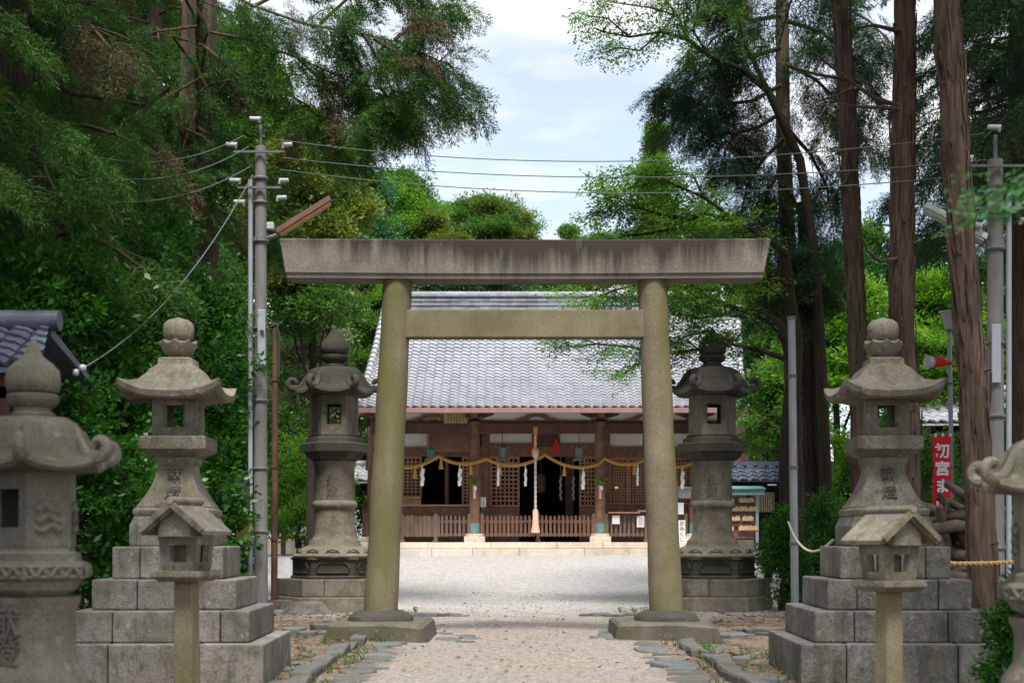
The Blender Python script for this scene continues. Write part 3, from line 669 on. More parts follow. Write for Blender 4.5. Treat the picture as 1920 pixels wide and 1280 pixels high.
# hanging metal lanterns
def hang_lantern(px, pyt, pyb, mat, label, Y=40.3):
    zt, zb = PZ(pyt, Y), PZ(pyb, Y); h = zt - zb; x = PX(px, Y)
    L = thing('hanging_lantern', label, 'hanging lantern', (x, Y, zb), R(10), 'metal lanterns hung under the eaves'); L.scale = (.78, .78, 1)
    m = MB(); m.lathe([(0.17 * 1.0, h * .80), (0.235, h * .76), (0.22, h * .80), (0.12, h * .90), (0.05, h * .97), (0.02, h)], 6); m.build('roof', M[mat], L)
    for i in range(6):
        a = math.pi / 3 * i; c = MB(); c.tube([(0.2 * math.cos(a), 0.2 * math.sin(a), h * .78), (0.26 * math.cos(a), 0.26 * math.sin(a), h * .80), (0.27 * math.cos(a), 0.27 * math.sin(a), h * .88)], 0.018, 6); c.build('roof_hook', M[mat], L)
    m = MB(); m.lathe([(0.125, h * .26), (0.135, h * .5), (0.125, h * .765)], 6)
    for i in range(6):
        a = math.pi / 3 * i; m.tube([(0.135 * math.cos(a), 0.135 * math.sin(a), h * .24), (0.135 * math.cos(a), 0.135 * math.sin(a), h * .78)], 0.014, 5)
    m.build('body', M[mat], L)
    m = MB(); m.lathe([(0.13, 0), (0.21, h * .05), (0.17, h * .14), (0.15, h * .25)], 6)
    for i in range(6): m.tube([(0.17 * math.cos(math.pi / 3 * i), 0.17 * math.sin(math.pi / 3 * i), h * .06), (0.25 * math.cos(math.pi / 3 * i), 0.25 * math.sin(math.pi / 3 * i), -.01)], 0.022, 5)
    m.build('base', M[mat], L)
    m = MB(); m.tube([(0, 0, h * .96), (0, 0, 4.1 - zb)], 0.012, 5); m.build('chain', M['wire'], L)
hang_lantern(808, 838, 862, 'teal', 'blue-green hanging lantern by the fretwork panel')
hang_lantern(942, 833, 863, 'bronze', 'bronze hanging lantern left of the bell rope')
hang_lantern(1086, 833, 863, 'bronze', 'bronze hanging lantern right of the bell rope')

# sakaki sprigs in holders on two columns
def sprig(cx, label):
    s = thing('sakaki_sprig', label, 'offering sprig', (cx, 39.83, 2.2), 0, 'green sprigs tied to the columns')
    m = MB(); m.lathe([(0.035, 0.05), (0.045, .3), (0.05, .42)], 10); m.build('bamboo_holder', M['cord_tassel'], s, smooth_deg=50)
    m = MB(); rr = random.Random(int(cx * 10))
    for i in range(26):
        a, e = rr.uniform(0, 6.3), rr.uniform(.1, 1.2); d = Vector((math.cos(a) * math.cos(e), -abs(math.sin(a)) * math.cos(e), math.sin(e))); p = Vector((0, 0, .42)) + d * rr.uniform(.02, .22)
        sd = d.cross(Vector((0, 0, 1))).normalized() * .035; m.add([p, p + d * .06 + sd, p + d * .15, p + d * .06 - sd], [(0, 1, 2, 3)])
    m.build('leaves', M['leaf_bright'], s)
    m = MB(); m.loft([[(a, -.06 + y, .30 + c) for a, c in ((-.02, .12), (.07, .08), (.06, -.02), (.0, -.0))] for y in (0, .004)]); m.build('paper', M['paper'], s)
sprig(colx[1], 'green leaf sprig with white paper on the left column'); sprig(colx[2], 'green leaf sprig with white paper right of the doorway')

# things that show in the dark of the doorway
for px_, lab in ((1051, 'white paper strip hanging inside the doorway, left of the inner post'), (1075, 'white paper strip hanging inside the doorway, right of the inner post')):
    x = PX(px_, 42.6); z = PZ(893, 42.6); r_ = MB()
    for k in range(7): r_.loft([[(x + (-1) ** k * .012 + a, 42.6 + y, z - k * .1 - c) for a, c in ((-.03, 0), (.03, .015), (.03, .115), (-.03, .1))] for y in (0, .004)])
    r_.tube([(x, 42.61, z), (x, 42.61, 4.79)], .006, 5); tag(r_.build('paper_strip', M['paper']), lab, 'paper strip', 'paper strips inside the doorway')
il = thing('inner_lantern', 'dim red and gold lantern hanging in the dark doorway', 'hanging lantern', (PX(1014, 43.5), 43.5, PZ(925, 43.5)))
b = MB(); b.lathe([(.03, 0), (.13, .05), (.16, .2), (.13, .36), (.16, .4), (.13, .55), (.05, .6)], 12); b.build('body', M['gutter'], il, smooth_deg=40)
b = MB()
for z_ in (.06, .2, .38, .54): b.lathe([(.165, z_), (.172, z_ + .01), (.165, z_ + .03)], 12)
b.tube([(0, 0, .6), (0, 0, 4.79 - PZ(925, 43.5))], .01, 5); b.build('gold_bands', M['straw'], il)
# boards and notices with their writing
def board(name, px0, px1, py0, py1, Y, mat, label, cat, text=None, tsize=.1, group=None, post=None, rz=0.0, lines=0, space=1.15, th=.02, dx=0.0):
    x0, x1, z1, z0 = PX(px0, Y), PX(px1, Y), PZ(py0, Y), PZ(py1, Y); c = Vector(((x0 + x1) / 2, Y, z0))
    b = thing(name, label, cat, c, rz, group); hw = (x1 - x0) / 2; h = z1 - z0
    m = MB(); m.box(-hw, hw, 0, th, 0, h); m.build('board', M[mat], b, bevel=0.003)
    if text:
        m = MB(); text_into(m, text, tsize, face_M(dx, -.004, h / 2), 0.002, space); m.build('lettering', M['ink'], b)
    if lines:
        m = MB(); rr = random.Random(int(px0))
        for i in range(lines):
            x = -hw * .75 + 1.5 * hw * (i + .5) / lines; z = h * .9
            while z > h * .14:
                d = rr.uniform(.02, .05) * max(.4, h); m.box(x - hw * .35 / lines, x + hw * .35 / lines, -.003, 0, z - d, z); z -= d + .016
        m.build('lettering', M['ink'], b)
    if post:
        m = MB(); m.box(-.02, .02, th, th + .04, -post, h * .6); m.build('post', M['steel_dark'], b)
    return b
board('wooden_sign', 735, 789, 931, 946, 40.75, 'wood_pale', 'tan wooden sign with black characters standing on the window counter', 'sign', '御朱印受付', .155)
board('notice_card', 897, 911, 932, 950, 40.2, 'white_paint', 'small pale notice card on a stand left of the doorway', 'notice', None, post=.75, lines=2)
board('paper_notice', 1148, 1162, 966, 982, 39.86, 'paper', 'square blank paper notice pinned on the right fence', 'notice', None, group='paper notices on the fence', th=.004)
board('paper_notice', 1194, 1208, 967, 988, 39.86, 'paper', 'taller paper notice with fine lines pinned on the right fence', 'notice', None, group='paper notices on the fence', lines=5, th=.004)
board('white_sign', 1272, 1285, 975, 1018, 39.5, 'white_paint', 'tall white sign with vertical characters right of the torii leg', 'sign', 'お\nみ\nく\nじ', .15, space=1.0)
board('paper_sheet', 1270, 1282, 942, 964, 39.8, 'paper', 'white paper sheet hung under the grey box at right', 'notice', None, th=.004)
board('votive_board', 832, 876, 774, 793, 39.85, 'sign_yellow', 'old yellowed votive board with written columns under the eaves', 'plaque', None, lines=6)
gb = thing('grey_box', 'grey mail-like box with lid fixed beside the right column', 'box', (PX(1283, 39.9), 39.9, PZ(934, 39.9)))
m = MB(); m.loft([[(a * q, -.13 + (.0 if b < 0 else .24), z) for a, b in ((-1, -1), (1, -1), (1, 1), (-1, 1))] for q, z in ((.17, 0), (.19, .25))]); m.build('body', M['steel'], gb, bevel=.01)
m = MB(); m.loft([[(a * .21, -.15 + (0 if b < 0 else .28), z) for a, b in ((-1, -1), (1, -1), (1, 1), (-1, 1))] for z in (.252, .32)]); m.build('lid', M['steel'], gb, bevel=.01)
sh = MB(); Yq = 39.9
sh.box(PX(1140, Yq), PX(1200, Yq), Yq - .12, Yq + .05, PZ(962, Yq), PZ(959.5, Yq)); sh.box(PX(1195, Yq), PX(1212, Yq), Yq - .1, Yq + .05, PZ(959.4, Yq), PZ(956, Yq))
tag(sh.build('notice_shelf', M['wood_lattice']), 'narrow wooden shelf with a pale tray on top of the right fence', 'shelf')
gl = MB(); gl.lathe([(0.005, -.04), (0.035, -.02), (0.04, 0), (0.03, .03), (.01, .04)], 10, (PX(1156, 42), 42)); gl.v = [(x, y, z + PZ(915, 42)) for x, y, z in gl.v]
lp = thing('amber_lamp', 'small glowing amber lamp seen through the right lattice', 'lamp', (PX(1156, 42), 42, PZ(915, 42) - 0.04))
gl.v = [(x - PX(1156, 42), y - 42, z - PZ(915, 42) + .04) for x, y, z in gl.v]; gl.build('bulb', M['glow'], lp, smooth_deg=60)
m = MB(); m.tube([(0, 0, .08), (0, 0, 4.7 - PZ(915, 42))], .006, 5); m.build('flex', M['wire'], lp)

# ================================================================ stone lanterns
def sq(h): return [(-h, -h), (h, -h), (h, h), (-h, h)]
def poly(n, r, rot): return [(r * math.cos(rot + 2 * math.pi * i / n), r * math.sin(rot + 2 * math.pi * i / n)) for i in range(n)]
def fire_box(mb, n, r, rot, z0, z1, th, wu, wz0, wz1, wins=None):
    """hollow chamber: every side a slab with a window through it"""
    c = poly(n, r, rot); ci = poly(n, r - th / math.cos(math.pi / n), rot)
    for i in range(n):
        a, b = Vector((*c[i], 0)), Vector((*c[(i + 1) % n], 0)); ai, bi = Vector((*ci[i], 0)), Vector((*ci[(i + 1) % n], 0))
        def q(u, z, inner): p = (ai.lerp(bi, u) if inner else a.lerp(b, u)); return Vector((p.x, p.y, z))
        def slab(u0, u1, za, zb): mb.loft([[q(u0, z, 0), q(u1, z, 0), q(u1, z, 1), q(u0, z, 1)] for z in (za, zb)])
        u0, u1 = .5 - wu / 2, .5 + wu / 2
        if wins is not None and i not in wins: slab(0, 1, z0, z1)
        else:
            slab(0, u0, z0, z1); slab(u1, 1, z0, z1); slab(u0, u1, z0, z0 + wz0); slab(u0, u1, z1 - wz1, z1)
def curved_roof(n, rot, prof, lift, seg=8, power=3.0):
    """prof: (vertex radius, z, how much of the corner lift) from under the eave up to the top"""
    rings = []
    for r, z, k in prof:
        c = poly(n, r, rot); ring = []
        for i in range(n):
            a, b = c[i], c[(i + 1) % n]
            for s in range(seg):
                u = s / seg; t = abs(2 * u - 1) ** power; ring.append((a[0] + (b[0] - a[0]) * u, a[1] + (b[1] - a[1]) * u, z + lift * k * t))
        rings.append(ring)
    return rings

def pyramid_lantern(loc, label, mat, rz):
    L = thing('stone_lantern', label, 'stone lantern', loc, rz, 'stone lanterns on stepped pyramid bases'); rr = random.Random(int(abs(loc[0] * 100)))
    st = MB(); tiers = ((.87, -.1, .318), (.735, .32, .583), (.60, .585, .839), (.465, .841, 1.114))
    for ti, (hw, z0, z1) in enumerate(tiers):
        x = -hw; cuts = [-hw, hw * rr.uniform(-.6, -.3), hw * rr.uniform(.35, .75), hw]
        if ti == 3: cuts = [-hw, -hw * .5, hw * .55, hw]
        for i in range(3):
            j = rr.uniform(0, .006); st.box(cuts[i] + (.004 if i else 0), cuts[i + 1] - (.004 if i < 2 else 0), -hw + j, hw - j, z0, z1 - rr.uniform(0, .004))
    stp = st.build('stepped_base', M[mat + '_grey' if mat == 'granite' else mat], L, bevel=.014)
    b = MB(); b.loft([[(x, y, z) for x, y in sq(h)] for h, z in ((.35, 1.116), (.35, 1.29), (.315, 1.374))]); b.build('base_block', M['granite_grey'], L, bevel=.012)
    b = MB(); prof = [(.315, 1.376), (.325, 1.40), (.325, 1.425), (.295, 1.45)] + [(.15 + .15 * (1 - f) ** 1.7, 1.455 + .36 * f) for f in [i / 10 for i in range(11)]] + [(.165, 1.83), (.175, 1.845), (.178, 1.885)]
    b.loft([[(x, y, z) for x, y in sq(h)] for h, z in prof]); pd = b.build('pedestal', M['granite'], L, smooth_deg=28)
    b = MB(); text_into(b, '献', .125, Matrix.Translation((0, -.186, 1.735)) @ Matrix.Rotation(R(68), 4, 'X'), .008); text_into(b, '燈', .14, Matrix.Translation((0, -.236, 1.57)) @ Matrix.Rotation(R(58), 4, 'X'), .008)
    b.build('carved_characters', M['carved'], pd)
    b = MB(); b.loft([[(x, y, z) for x, y in sq(h)] for h, z in ((.19, 1.887), (.275, 1.945), (.285, 1.95), (.285, 2.055), (.275, 2.065))]); b.build('platform', M['granite'], L, bevel=.008)
    b = MB(); fire_box(b, 4, .19 * math.sqrt(2), math.pi / 4, 2.067, 2.39, .05, .50, .075, .055); b.build('fire_box', M['granite'], L)
    b = MB(); q2 = math.sqrt(2)
    b.loft(curved_roof(4, math.pi / 4, [(.21 * q2, 2.385, 0), (.40 * q2, 2.375, .7), (.43 * q2, 2.39, 1.0), (.435 * q2, 2.44, 1.0), (.36 * q2, 2.475, .55), (.29 * q2, 2.53, .2), (.235 * q2, 2.60, .05), (.20 * q2, 2.655, 0), (.155 * q2, 2.69, 0), (.15 * q2, 2.70, 0), (.147 * q2, 2.745, 0), (.11 * q2, 2.76, 0)], .105, 10, 3.2))
    b.build('roof', M['granite'], L, smooth_deg=32)
    b = MB(); b.lathe([(.07, 2.755), (.085, 2.78), (.12, 2.80), (.15, 2.845), (.165, 2.89), (.152, 2.90), (.12, 2.905), (.06, 2.91)], 24)
    b.v = [(x, y, z + (.018 * math.cos(8 * math.atan2(y, x)) if z > 2.88 and math.hypot(x, y) > .13 else 0)) for x, y, z in b.v]; b.build('lotus_ring', M['granite'], L, smooth_deg=50)
    b = MB(); b.lathe([(.075, 2.908), (.115, 2.925), (.132, 2.965), (.135, 3.02), (.125, 3.065), (.09, 3.095), (.04, 3.108), (.005, 3.12)], 26); b.build('finial', M['granite'], L, smooth_deg=60)
    return L
pyramid_lantern((-2.93, 12.5, 0), 'stone lantern on stepped pyramid base left of the path, behind a small post lantern', 'granite', R(1.5))
pyramid_lantern((3.26, 12.5, 0), 'stone lantern on stepped pyramid base right of the path, before the tall trunks', 'granite', R(-1.5))

def hex_lantern(loc, label, s, z_shift, group, mat, rz=0.0, near=False):
    """hexagonal lantern, sizes in metres for the far pair; s scales it, the near pair stands on a shorter base"""
    L = thing('stone_lantern', label, 'stone lantern', loc, rz, group)
    def Z(z): return z * s - z_shift
    rot0 = 0.0    # vertices at left and right
    def hexl(prof, rot=rot0): 
        b = MB(); b.loft([[(x, y, Z(z)) for x, y in poly(6, r * s, rot)] for r, z in prof]); return b
    dk = mat
    if not near:
        b = MB(); rr = random.Random(4)
        cx = poly(6, .98, 0)
        for i in range(6):
            a, c = Vector((*cx[i], 0)), Vector((*cx[(i + 1) % 6], 0)); m = a.lerp(c, .5) * .0
            for (u0, u1) in ((0, .5 + rr.uniform(-.15, .15)),):
                for ua, ub in ((0, u1), (u1, 1)):
                    p, q = a.lerp(c, ua + .004), a.lerp(c, ub - .004); b.loft([[(p.x, p.y, z), (q.x, q.y, z), (q.x * .5, q.y * .5, z), (p.x * .5, p.y * .5, z)] for z in (.215, .495)])
        b.build('plinth', M['old_stone'], L, bevel=.012)
        b = MB(); b.loft([[(x, y, z) for x, y in poly(6, r, 0)] for r, z in ((1.02, -.1), (1.0, .19), (.97, .21))]); b.build('footing', M['old_stone'], L)
        b = hexl([(.74, .5), (.745, .53), (.71, .55), (.71, .80), (.75, .82), (.74, .845)])
        for i in range(6):
            a, c = Vector((*poly(6, .715, 0)[i], 0)), Vector((*poly(6, .715, 0)[(i + 1) % 6], 0)); o_ = (a + c).normalized() * .012
            pts_ = [(a.lerp(c, u) + o_ + Vector((0, 0, z))) for u, z in ((.15, .60), (.85, .60), (.88, .68), (.8, .76), (.2, .76), (.12, .68), (.15, .60))]; b.tube(pts_, .014, 5)
        b.build('base_block', M[dk], L, smooth_deg=25)
        b = MB(); n = 48; prof = [(.70, .846), (.70, .875), (.64, .93), (.545, 1.0), (.47, 1.035)]
        b.loft([[(r * (1 + (.035 * abs(math.sin(6 * a)) if 0 < k < 4 else 0)) * math.cos(a), r * (1 + (.035 * abs(math.sin(6 * a)) if 0 < k < 4 else 0)) * math.sin(a), z) for a in [2 * math.pi * i / n for i in range(n)]] for k, (r, z) in enumerate(prof)])
        for i in range(12):
            a = math.pi / 6 * i; b.tube([(.66 * math.cos(a + d), .66 * math.sin(a + d), z) for d, z in ((-.2, .90), (-.13, .96), (0, .985), (.13, .96), (.2, .90))], .018, 5)
        b.build('lotus_base', M['old_stone'], L, smooth_deg=40)
        b = MB(); b.lathe([(.46, 1.036), (.43, 1.08), (.43, 1.11), (.37, 1.17), (.335, 1.24), (.33, 1.50), (.335, 1.66), (.37, 1.685), (.385, 1.73), (.37, 1.775), (.335, 1.80), (.33, 2.35), (.355, 2.40), (.36, 2.46)], 30)
        sh_ = b.build('shaft', M['old_stone'], L, smooth_deg=45)
        b = MB()
        for ch, z in (('永', 2.12), ('燈', 1.93)): text_into(b, ch, .19, face_M(-.03, -.328, z), .006)
        b.build('carved_characters', M['carved'], sh_)
    else:
        b = MB(); b.loft([[(x, y, z) for x, y in poly(6, r, 0)] for r, z in ((.40, -.05), (.40, .22), (.37, .25), (.36, .26))]); b.build('plinth', M['near_stone'], L, bevel=.008)
        b = MB(); b.lathe([(.33, .262), (.33, .30), (.27, .40), (.24, .44)], 30); b.build('lotus_base', M['near_stone'], L, smooth_deg=40)
        zt = Z(2.46); b = MB(); b.lathe([(.235, .442), (.23, .52), (.225, .60), (.195, .64), (.178, .67), (.172, .75), (.175, zt - .06), (.19, zt - .03), (.195, zt)], 30)
        sh_ = b.build('shaft', M['near_stone'], L, smooth_deg=45)
        b = MB(); text_into(b, '献', .14, face_M(.0, -.172, .84), .012); text_into(b, '燈', .14, face_M(.0, -.172, .72), .012); b.build('carved_characters', M['near_stone'], sh_)
    kq = .9 if near else 1.0; b = hexl([(r * kq, z) for r, z in ((.37, 2.462), (.46, 2.52), (.49, 2.57), (.50, 2.60), (.575, 2.615), (.585, 2.74), (.575, 2.755), (.50, 2.775), (.49, 2.84), (.43, 2.86), (.43, 2.895))])
    if near:
        rr = random.Random(2)
        for i in range(6):
            c = poly(6, .588 * s * kq, 0); a, d_ = Vector((*c[i], 0)), Vector((*c[(i + 1) % 6], 0))
            pts_ = [a.lerp(d_, u) + Vector((0, 0, Z(2.68) + .018 * math.sin(u * 25))) for u in [.08 + .84 * k / 24 for k in range(25)]]; b.tube(pts_, .012, 6)
            b.tube([a.lerp(d_, u) + Vector((0, 0, Z(2.725))) for u in (.04, .96)], .008, 5); b.tube([a.lerp(d_, u) + Vector((0, 0, Z(2.635))) for u in (.04, .96)], .008, 5)
    b.build('platform', M[mat], L, smooth_deg=25, bevel=.0)
    b = MB(); fire_box(b, 6, .395 * s, 0, Z(2.897), Z(3.56), .05 * s, .62, .17 * s, .16 * s, (1, 4))
    if near:
        for i in range(6):
            if i in (1, 4): continue
            c = poly(6, .395 * s, 0); a, d_ = Vector((*c[i], 0)), Vector((*c[(i + 1) % 6], 0))
            for k in range(3): b.tube([a.lerp(d_, u) * 1.02 + Vector((0, 0, Z(3.06 + .09 * k) + .012 * math.sin(u * 14 + k))) for u in [.2 + .6 * q / 8 for q in range(9)]], [.006] + [.016] * 7 + [.006], 6)
    b.build('fire_box', M['old_stone' if not near else 'near_stone'], L)
    b = MB(); b.loft(curved_roof(6, 0, [(r * s, Z(z), k) for r, z, k in ((.42, 3.55, 0), (.66, 3.555, .8), (.70, 3.585, 1), (.69, 3.63, 1), (.60, 3.66, .6), (.54, 3.73, .3), (.50, 3.83, .12), (.46, 3.94, .05), (.415, 4.0, 0), (.34, 4.035, 0), (.2, 4.045, 0))], .085 * s, 8, 2.2))
    for i in range(6):      # rolled-up corners
        a = math.pi / 3 * i; d = Vector((math.cos(a), math.sin(a), 0)); up = Vector((0, 0, 1))
        pr = [(.44, 3.93, .04), (.49, 3.82, .05), (.55, 3.72, .06), (.60, 3.675, .065)] + [(.70 + (.092 - .045 * q / 14) * math.cos(R(240 + 300 * q / 14)), 3.765 + (.092 - .045 * q / 14) * math.sin(R(240 + 300 * q / 14)), .064 - .024 * q / 14) for q in range(15)]
        b.tube([d * (r * s) + up * Z(z) for r, z, q in pr], [q * s for r, z, q in pr], 9)
    b.build('roof', M[mat], L, smooth_deg=35)
    b = MB(); b.lathe([(.19 * s, Z(4.046)), (.195 * s, Z(4.07)), (.16 * s, Z(4.09)), (.155 * s, Z(4.12)), (.20 * s, Z(4.15)), (.225 * s, Z(4.19)), (.225 * s, Z(4.235)), (.20 * s, Z(4.25)), (.17 * s, Z(4.252))], 24)
    b.build('lotus_ring', M[mat], L, smooth_deg=45)
    tip = ((.12, 4.58), (.06, 4.65), (.01, 4.70)) if not near else ((.17, 4.52), (.09, 4.58), (.06, 4.64), (.045, 4.70), (.01, 4.735))
    b = MB(); b.lathe([(.17 * s, Z(4.255)), (.222 * s, Z(4.28)), (.238 * s, Z(4.36)), (.225 * s, Z(4.46))] + [(r * s, Z(z)) for r, z in tip], 26); b.build('finial', M[mat], L, smooth_deg=60)
    return L
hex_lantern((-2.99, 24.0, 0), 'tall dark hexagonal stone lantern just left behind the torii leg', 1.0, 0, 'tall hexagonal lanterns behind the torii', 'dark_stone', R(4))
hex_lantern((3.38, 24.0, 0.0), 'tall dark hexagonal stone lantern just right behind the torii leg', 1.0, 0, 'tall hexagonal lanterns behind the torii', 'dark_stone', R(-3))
hex_lantern((-2.02, 6.0, 0), 'blurred near hexagonal stone lantern with rolled corners cut by the left picture edge', .475, .22, 'near hexagonal lanterns beside the camera', 'near_stone', R(-20), True)
hex_lantern((2.30, 6.0, 0), 'blurred near hexagonal stone lantern mostly cut off by the right picture edge', .475, .31, 'near hexagonal lanterns beside the camera', 'near_stone', R(20), True)

def post_lantern(loc, rz, label):
    L = thing('post_lantern', label, 'post lantern', loc, rz, 'small gabled post lanterns', .955)
    b = MB(); b.loft([[(x, y, z) for x, y in sq(h)] for h, z in ((.062, -.1), (.058, .5), (.055, .99))]); b.build('post', M['leg'], L, bevel=.008)
    b = MB(); b.loft([[(x, y, z) for x, y in sq(h)] for h, z in ((.12, .991), (.155, 1.02), (.15, 1.055))]); b.build('shelf', M['granite'], L, bevel=.005)
    b = MB(); fire_box(b, 4, .105 * math.sqrt(2), math.pi / 4, 1.056, 1.255, .028, .48, .05, .05)
    b.v = [(x * (1 + .16 * (z - 1.056) / .2), y * (1 + .16 * (z - 1.056) / .2), z) for x, y, z in b.v]; b.build('fire_box', M['granite'], L)
    b = MB(); b.box(-.05, .05, -.05, .05, 1.06, 1.2); b.build('inner_block', M['near_stone'], L)
    b = MB()
    for s_ in (-1, 1):
        b.loft([[(s_ * x, y, z) for x, z in ((0, 1.405), (.10, 1.325), (.195, 1.262), (.20, 1.285), (.11, 1.36), (0, 1.45))] for y in (-.19, .19)])
        b.loft([[(s_ * x, y, z) for x, z in ((0, 1.425), (.10, 1.345), (.185, 1.278), (.205, 1.30), (.11, 1.38), (0, 1.465))] for y in (-.215, -.191)])
    b.tube([(0, -.22, 1.462), (0, .2, 1.462)], .022, 8); b.build('roof', M['granite'], L, smooth_deg=20)
    b = MB(); b.loft([[(x, y, z) for x, z in ((-.10, 1.257), (.10, 1.257), (.09, 1.33), (0, 1.40), (-.09, 1.33))] for y in (-.165, .165)]); b.build('gable', M['granite'], L)
    return L
post_lantern((-1.83, 8.0, 0), R(-13), 'small gabled post lantern in front of the left stepped base')
post_lantern((2.08, 7.85, -.05), R(24), 'small gabled post lantern in front of the right stepped base')

# ================================================================ poles, wires, small structures
def util_pole(x, Y, top, r, label, side, lampmat, lamp_a, lamp_b, base=None):
    z0 = ground_z(x, Y) - .1 if base is None else base
    L = thing('utility_pole', label, 'utility pole', (x, Y, z0)); h = top - z0
    b = MB(); b.lathe([(r * 1.12, 0), (r, h * .5), (r * .88, h)], 18); b.build('pole', M['concrete'], L, smooth_deg=60)
    for z in (h * .93, h * .88, h * .62, h * .47, h * .33, h * .2):
        b = MB(); b.lathe([(r * 1.1 + .004, z), (r * 1.1 + .012, z + .01), (r * 1.1 + .012, z + .035), (r * 1.1 + .004, z + .045)], 18); b.build('band', M['steel_dark'], L, smooth_deg=40)
    b = MB(); s = side; b.tube([(s * (r + .05), -.03, .3), (s * (r + .05), -.03, h * .93)], .034, 9); b.build('conduit', M['pvc'], L, smooth_deg=60)
    b = MB(); b.box(-s * .03 - .055, -s * .03 + .055, -r - .035, -r - .002, h * .54, h * .66); b.build('plate', M['pvc'], L, bevel=.01)
    b = MB(); b.box(-.018, .018, -.018, .018, h, h + .30); b.build('pole_top', M['steel_dark'], L)
    for hx, za in ((.36, .12), (.30, .62)): b = MB(); b.box(-hx, hx, -r - .045, -r - .015, h - za, h - za + .03); b.build('cross_arm', M['steel_dark'], L)
    for px_, pz_ in ((-.33, h - .06), (.33, h - .06), (-.28, h - .56), (.28, h - .56), (-.22, h - .86), (.25, h - .80), (0, h + .30)):
        b = MB(); b.tube([(px_, -.08 - r * .5, pz_), (px_ + .015, -.08 - r * .5, pz_ + .05), (px_ + .13 * (1 if px_ > 0 else -1), -.08 - r * .5, pz_ + .055)], [.02, .036, .03], 9); b.build('insulator', M['insulator'], L, smooth_deg=50)
    a, c = Vector(lamp_a) - Vector((x, Y, z0)), Vector(lamp_b) - Vector((x, Y, z0)); d = (c - a).normalized(); n = Vector((0, 1, 0)); u = d.cross(n).normalized()
    if u.z < 0: u = -u
    b = MB(); b.loft([[p + n * q * .09 + u * w_ for q, w_ in ((-1, 0), (1, 0), (.55, .085), (-.55, .085))] for p in (a, c)]); lm = b.build('tube_lamp', M[lampmat], L, bevel=.008)
    b = MB(); b.loft([[p + n * q * .075 + u * w_ for q, w_ in ((-1, -.03), (1, -.03), (1, -.002), (-1, -.002))] for p in (a + d * .03, c - d * .03)]); b.build('cover', M['lamp_orange' if lampmat == 'lamp_body' else 'lamp_grey'], lm)
    b = MB(); b.tube([a, Vector((0, 0, a.z - .08))], .03, 8); b.lathe([(r * .95 + .02, a.z - .12), (r * .95 + .03, a.z - .1), (r * .95 + .02, a.z - .04)], 14); b.build('lamp_bracket', M['steel_dark'], L)
    b = MB(); b.box(-.05, .05, -.05, .05, -.05, .05); b.v = [tuple(Vector(q) + a - d * .05 + u * .16) for q in b.v]; b.build('light_sensor', M['insulator'], L, bevel=.012)
    return L
PY = 20.0
up = util_pole(PX(489, PY), PY, PZ(275, PY), .09, 'concrete utility pole with amber tube lamp left of the torii', -1, 'lamp_body', P(522, 440, PY), P(622, 378, PY - .3))
b = MB(); b.box(-.36, -.14, -.10, .06, 1.65, 2.12); b.v = [(x, y, z) for x, y, z in b.v]; b.build('meter_box', M['meter'], up, bevel=.012)
b = MB(); b.box(-.32, -.12, -.14, -.11, 1.25, 1.62); b.build('tan_board', M['sign_yellow'], up, bevel=.004)
PY2 = 17.0
up2 = util_pole(PX(1866, PY2), PY2, PZ(300, PY2), .10, 'concrete utility pole with grey tube lamp beyond the right trunks', 1, 'lamp_grey', P(1846, 452, PY2), P(1732, 392, PY2 - .2))
# wires
def wire(a, c, sag, label, mat='wire_grey', r=.0065, group='overhead wires between the poles'):
    m = MB(); a, c = Vector(a), Vector(c); m.tube([q - a for q in catenary(a, c, sag, 30)], r, 6); tag(m.build('overhead_wire', M[mat], loc=a, smooth_deg=80), label, 'wire', group)
for (pl, pr_, sag, lab) in (((520, 262), (1845, 250), .32, 'topmost of the three thin wires crossing the sky'), ((530, 296), (1850, 300), .24, 'middle of the three thin wires crossing the sky'), ((526, 318), (1850, 325), .28, 'lowest of the three thin wires crossing the sky')):
    wire(P(pl[0], pl[1], PY - .15), P(pr_[0], pr_[1], PY2 - .15), sag, lab)
for (pl, pr_, sag, lab) in (((-150, 118), (456, 255), .66, 'uppermost of the three wires sagging from the left pole'), ((-150, 150), (466, 275), .72, 'middle of the three wires sagging from the left pole'), ((-150, 245), (470, 312), .62, 'lowest of the three wires sagging from the left pole')):
    wire(P(pl[0], pl[1], 15.0), P(pr_[0], pr_[1], PY - .2), sag, lab)
wire(P(474, 328, PY - .1), P(152, 692, 15.5), .35, 'thin guy wire slanting down from the left pole to the bushes', 'wire_grey', .008, None)
b = MB(); c = P(150, 693, 15.5)
for d in (-.05, .03): b.lathe([(.01, -.04), (.035, -.03), (.04, .0), (.035, .03), (.01, .04)], 10); b.v[-50:] = [(x + d + c.x, y + c.y, z + c.z + d * .6) for x, y, z in b.v[-50:]]
tag(b.build('wire_insulator', M['insulator'], smooth_deg=60), 'pair of white insulators at the lower end of the guy wire', 'insulator')

def post(px0, px1, pyt, Y, r, mat, label, name='steel_post', cat='post', zb=None, cap=None):
    x0, x1 = PX(px0, Y), PX(px1, Y); z0 = ground_z(x1, Y) - .08; zt = PZ(pyt, Y)
    L = thing(name, label, cat, (x1, Y, z0)); b = MB(); b.tube([(0, 0, 0), ((x0 - x1) * .5, 0, (zt - z0) / 2), (x0 - x1, 0, zt - z0)], [r, r, r * .95], 12); b.build('pole', M[mat], L, smooth_deg=60)
    for f in (.25, .5, .8, .99):
        p = Vector(((x0 - x1) * f, 0, (zt - z0) * f)); b = MB(); b.tube([p, p + Vector((0, 0, .05))], r + .012, 12); b.build('clamp', M['steel_dark' if mat != 'rust' else 'rust'], L, smooth_deg=50)
    return L
q = post(516, 514, 606, 23.6, .055, 'rust', 'thin rusty steel pole standing just right of the left utility pole', 'rusty_pole', 'pole')
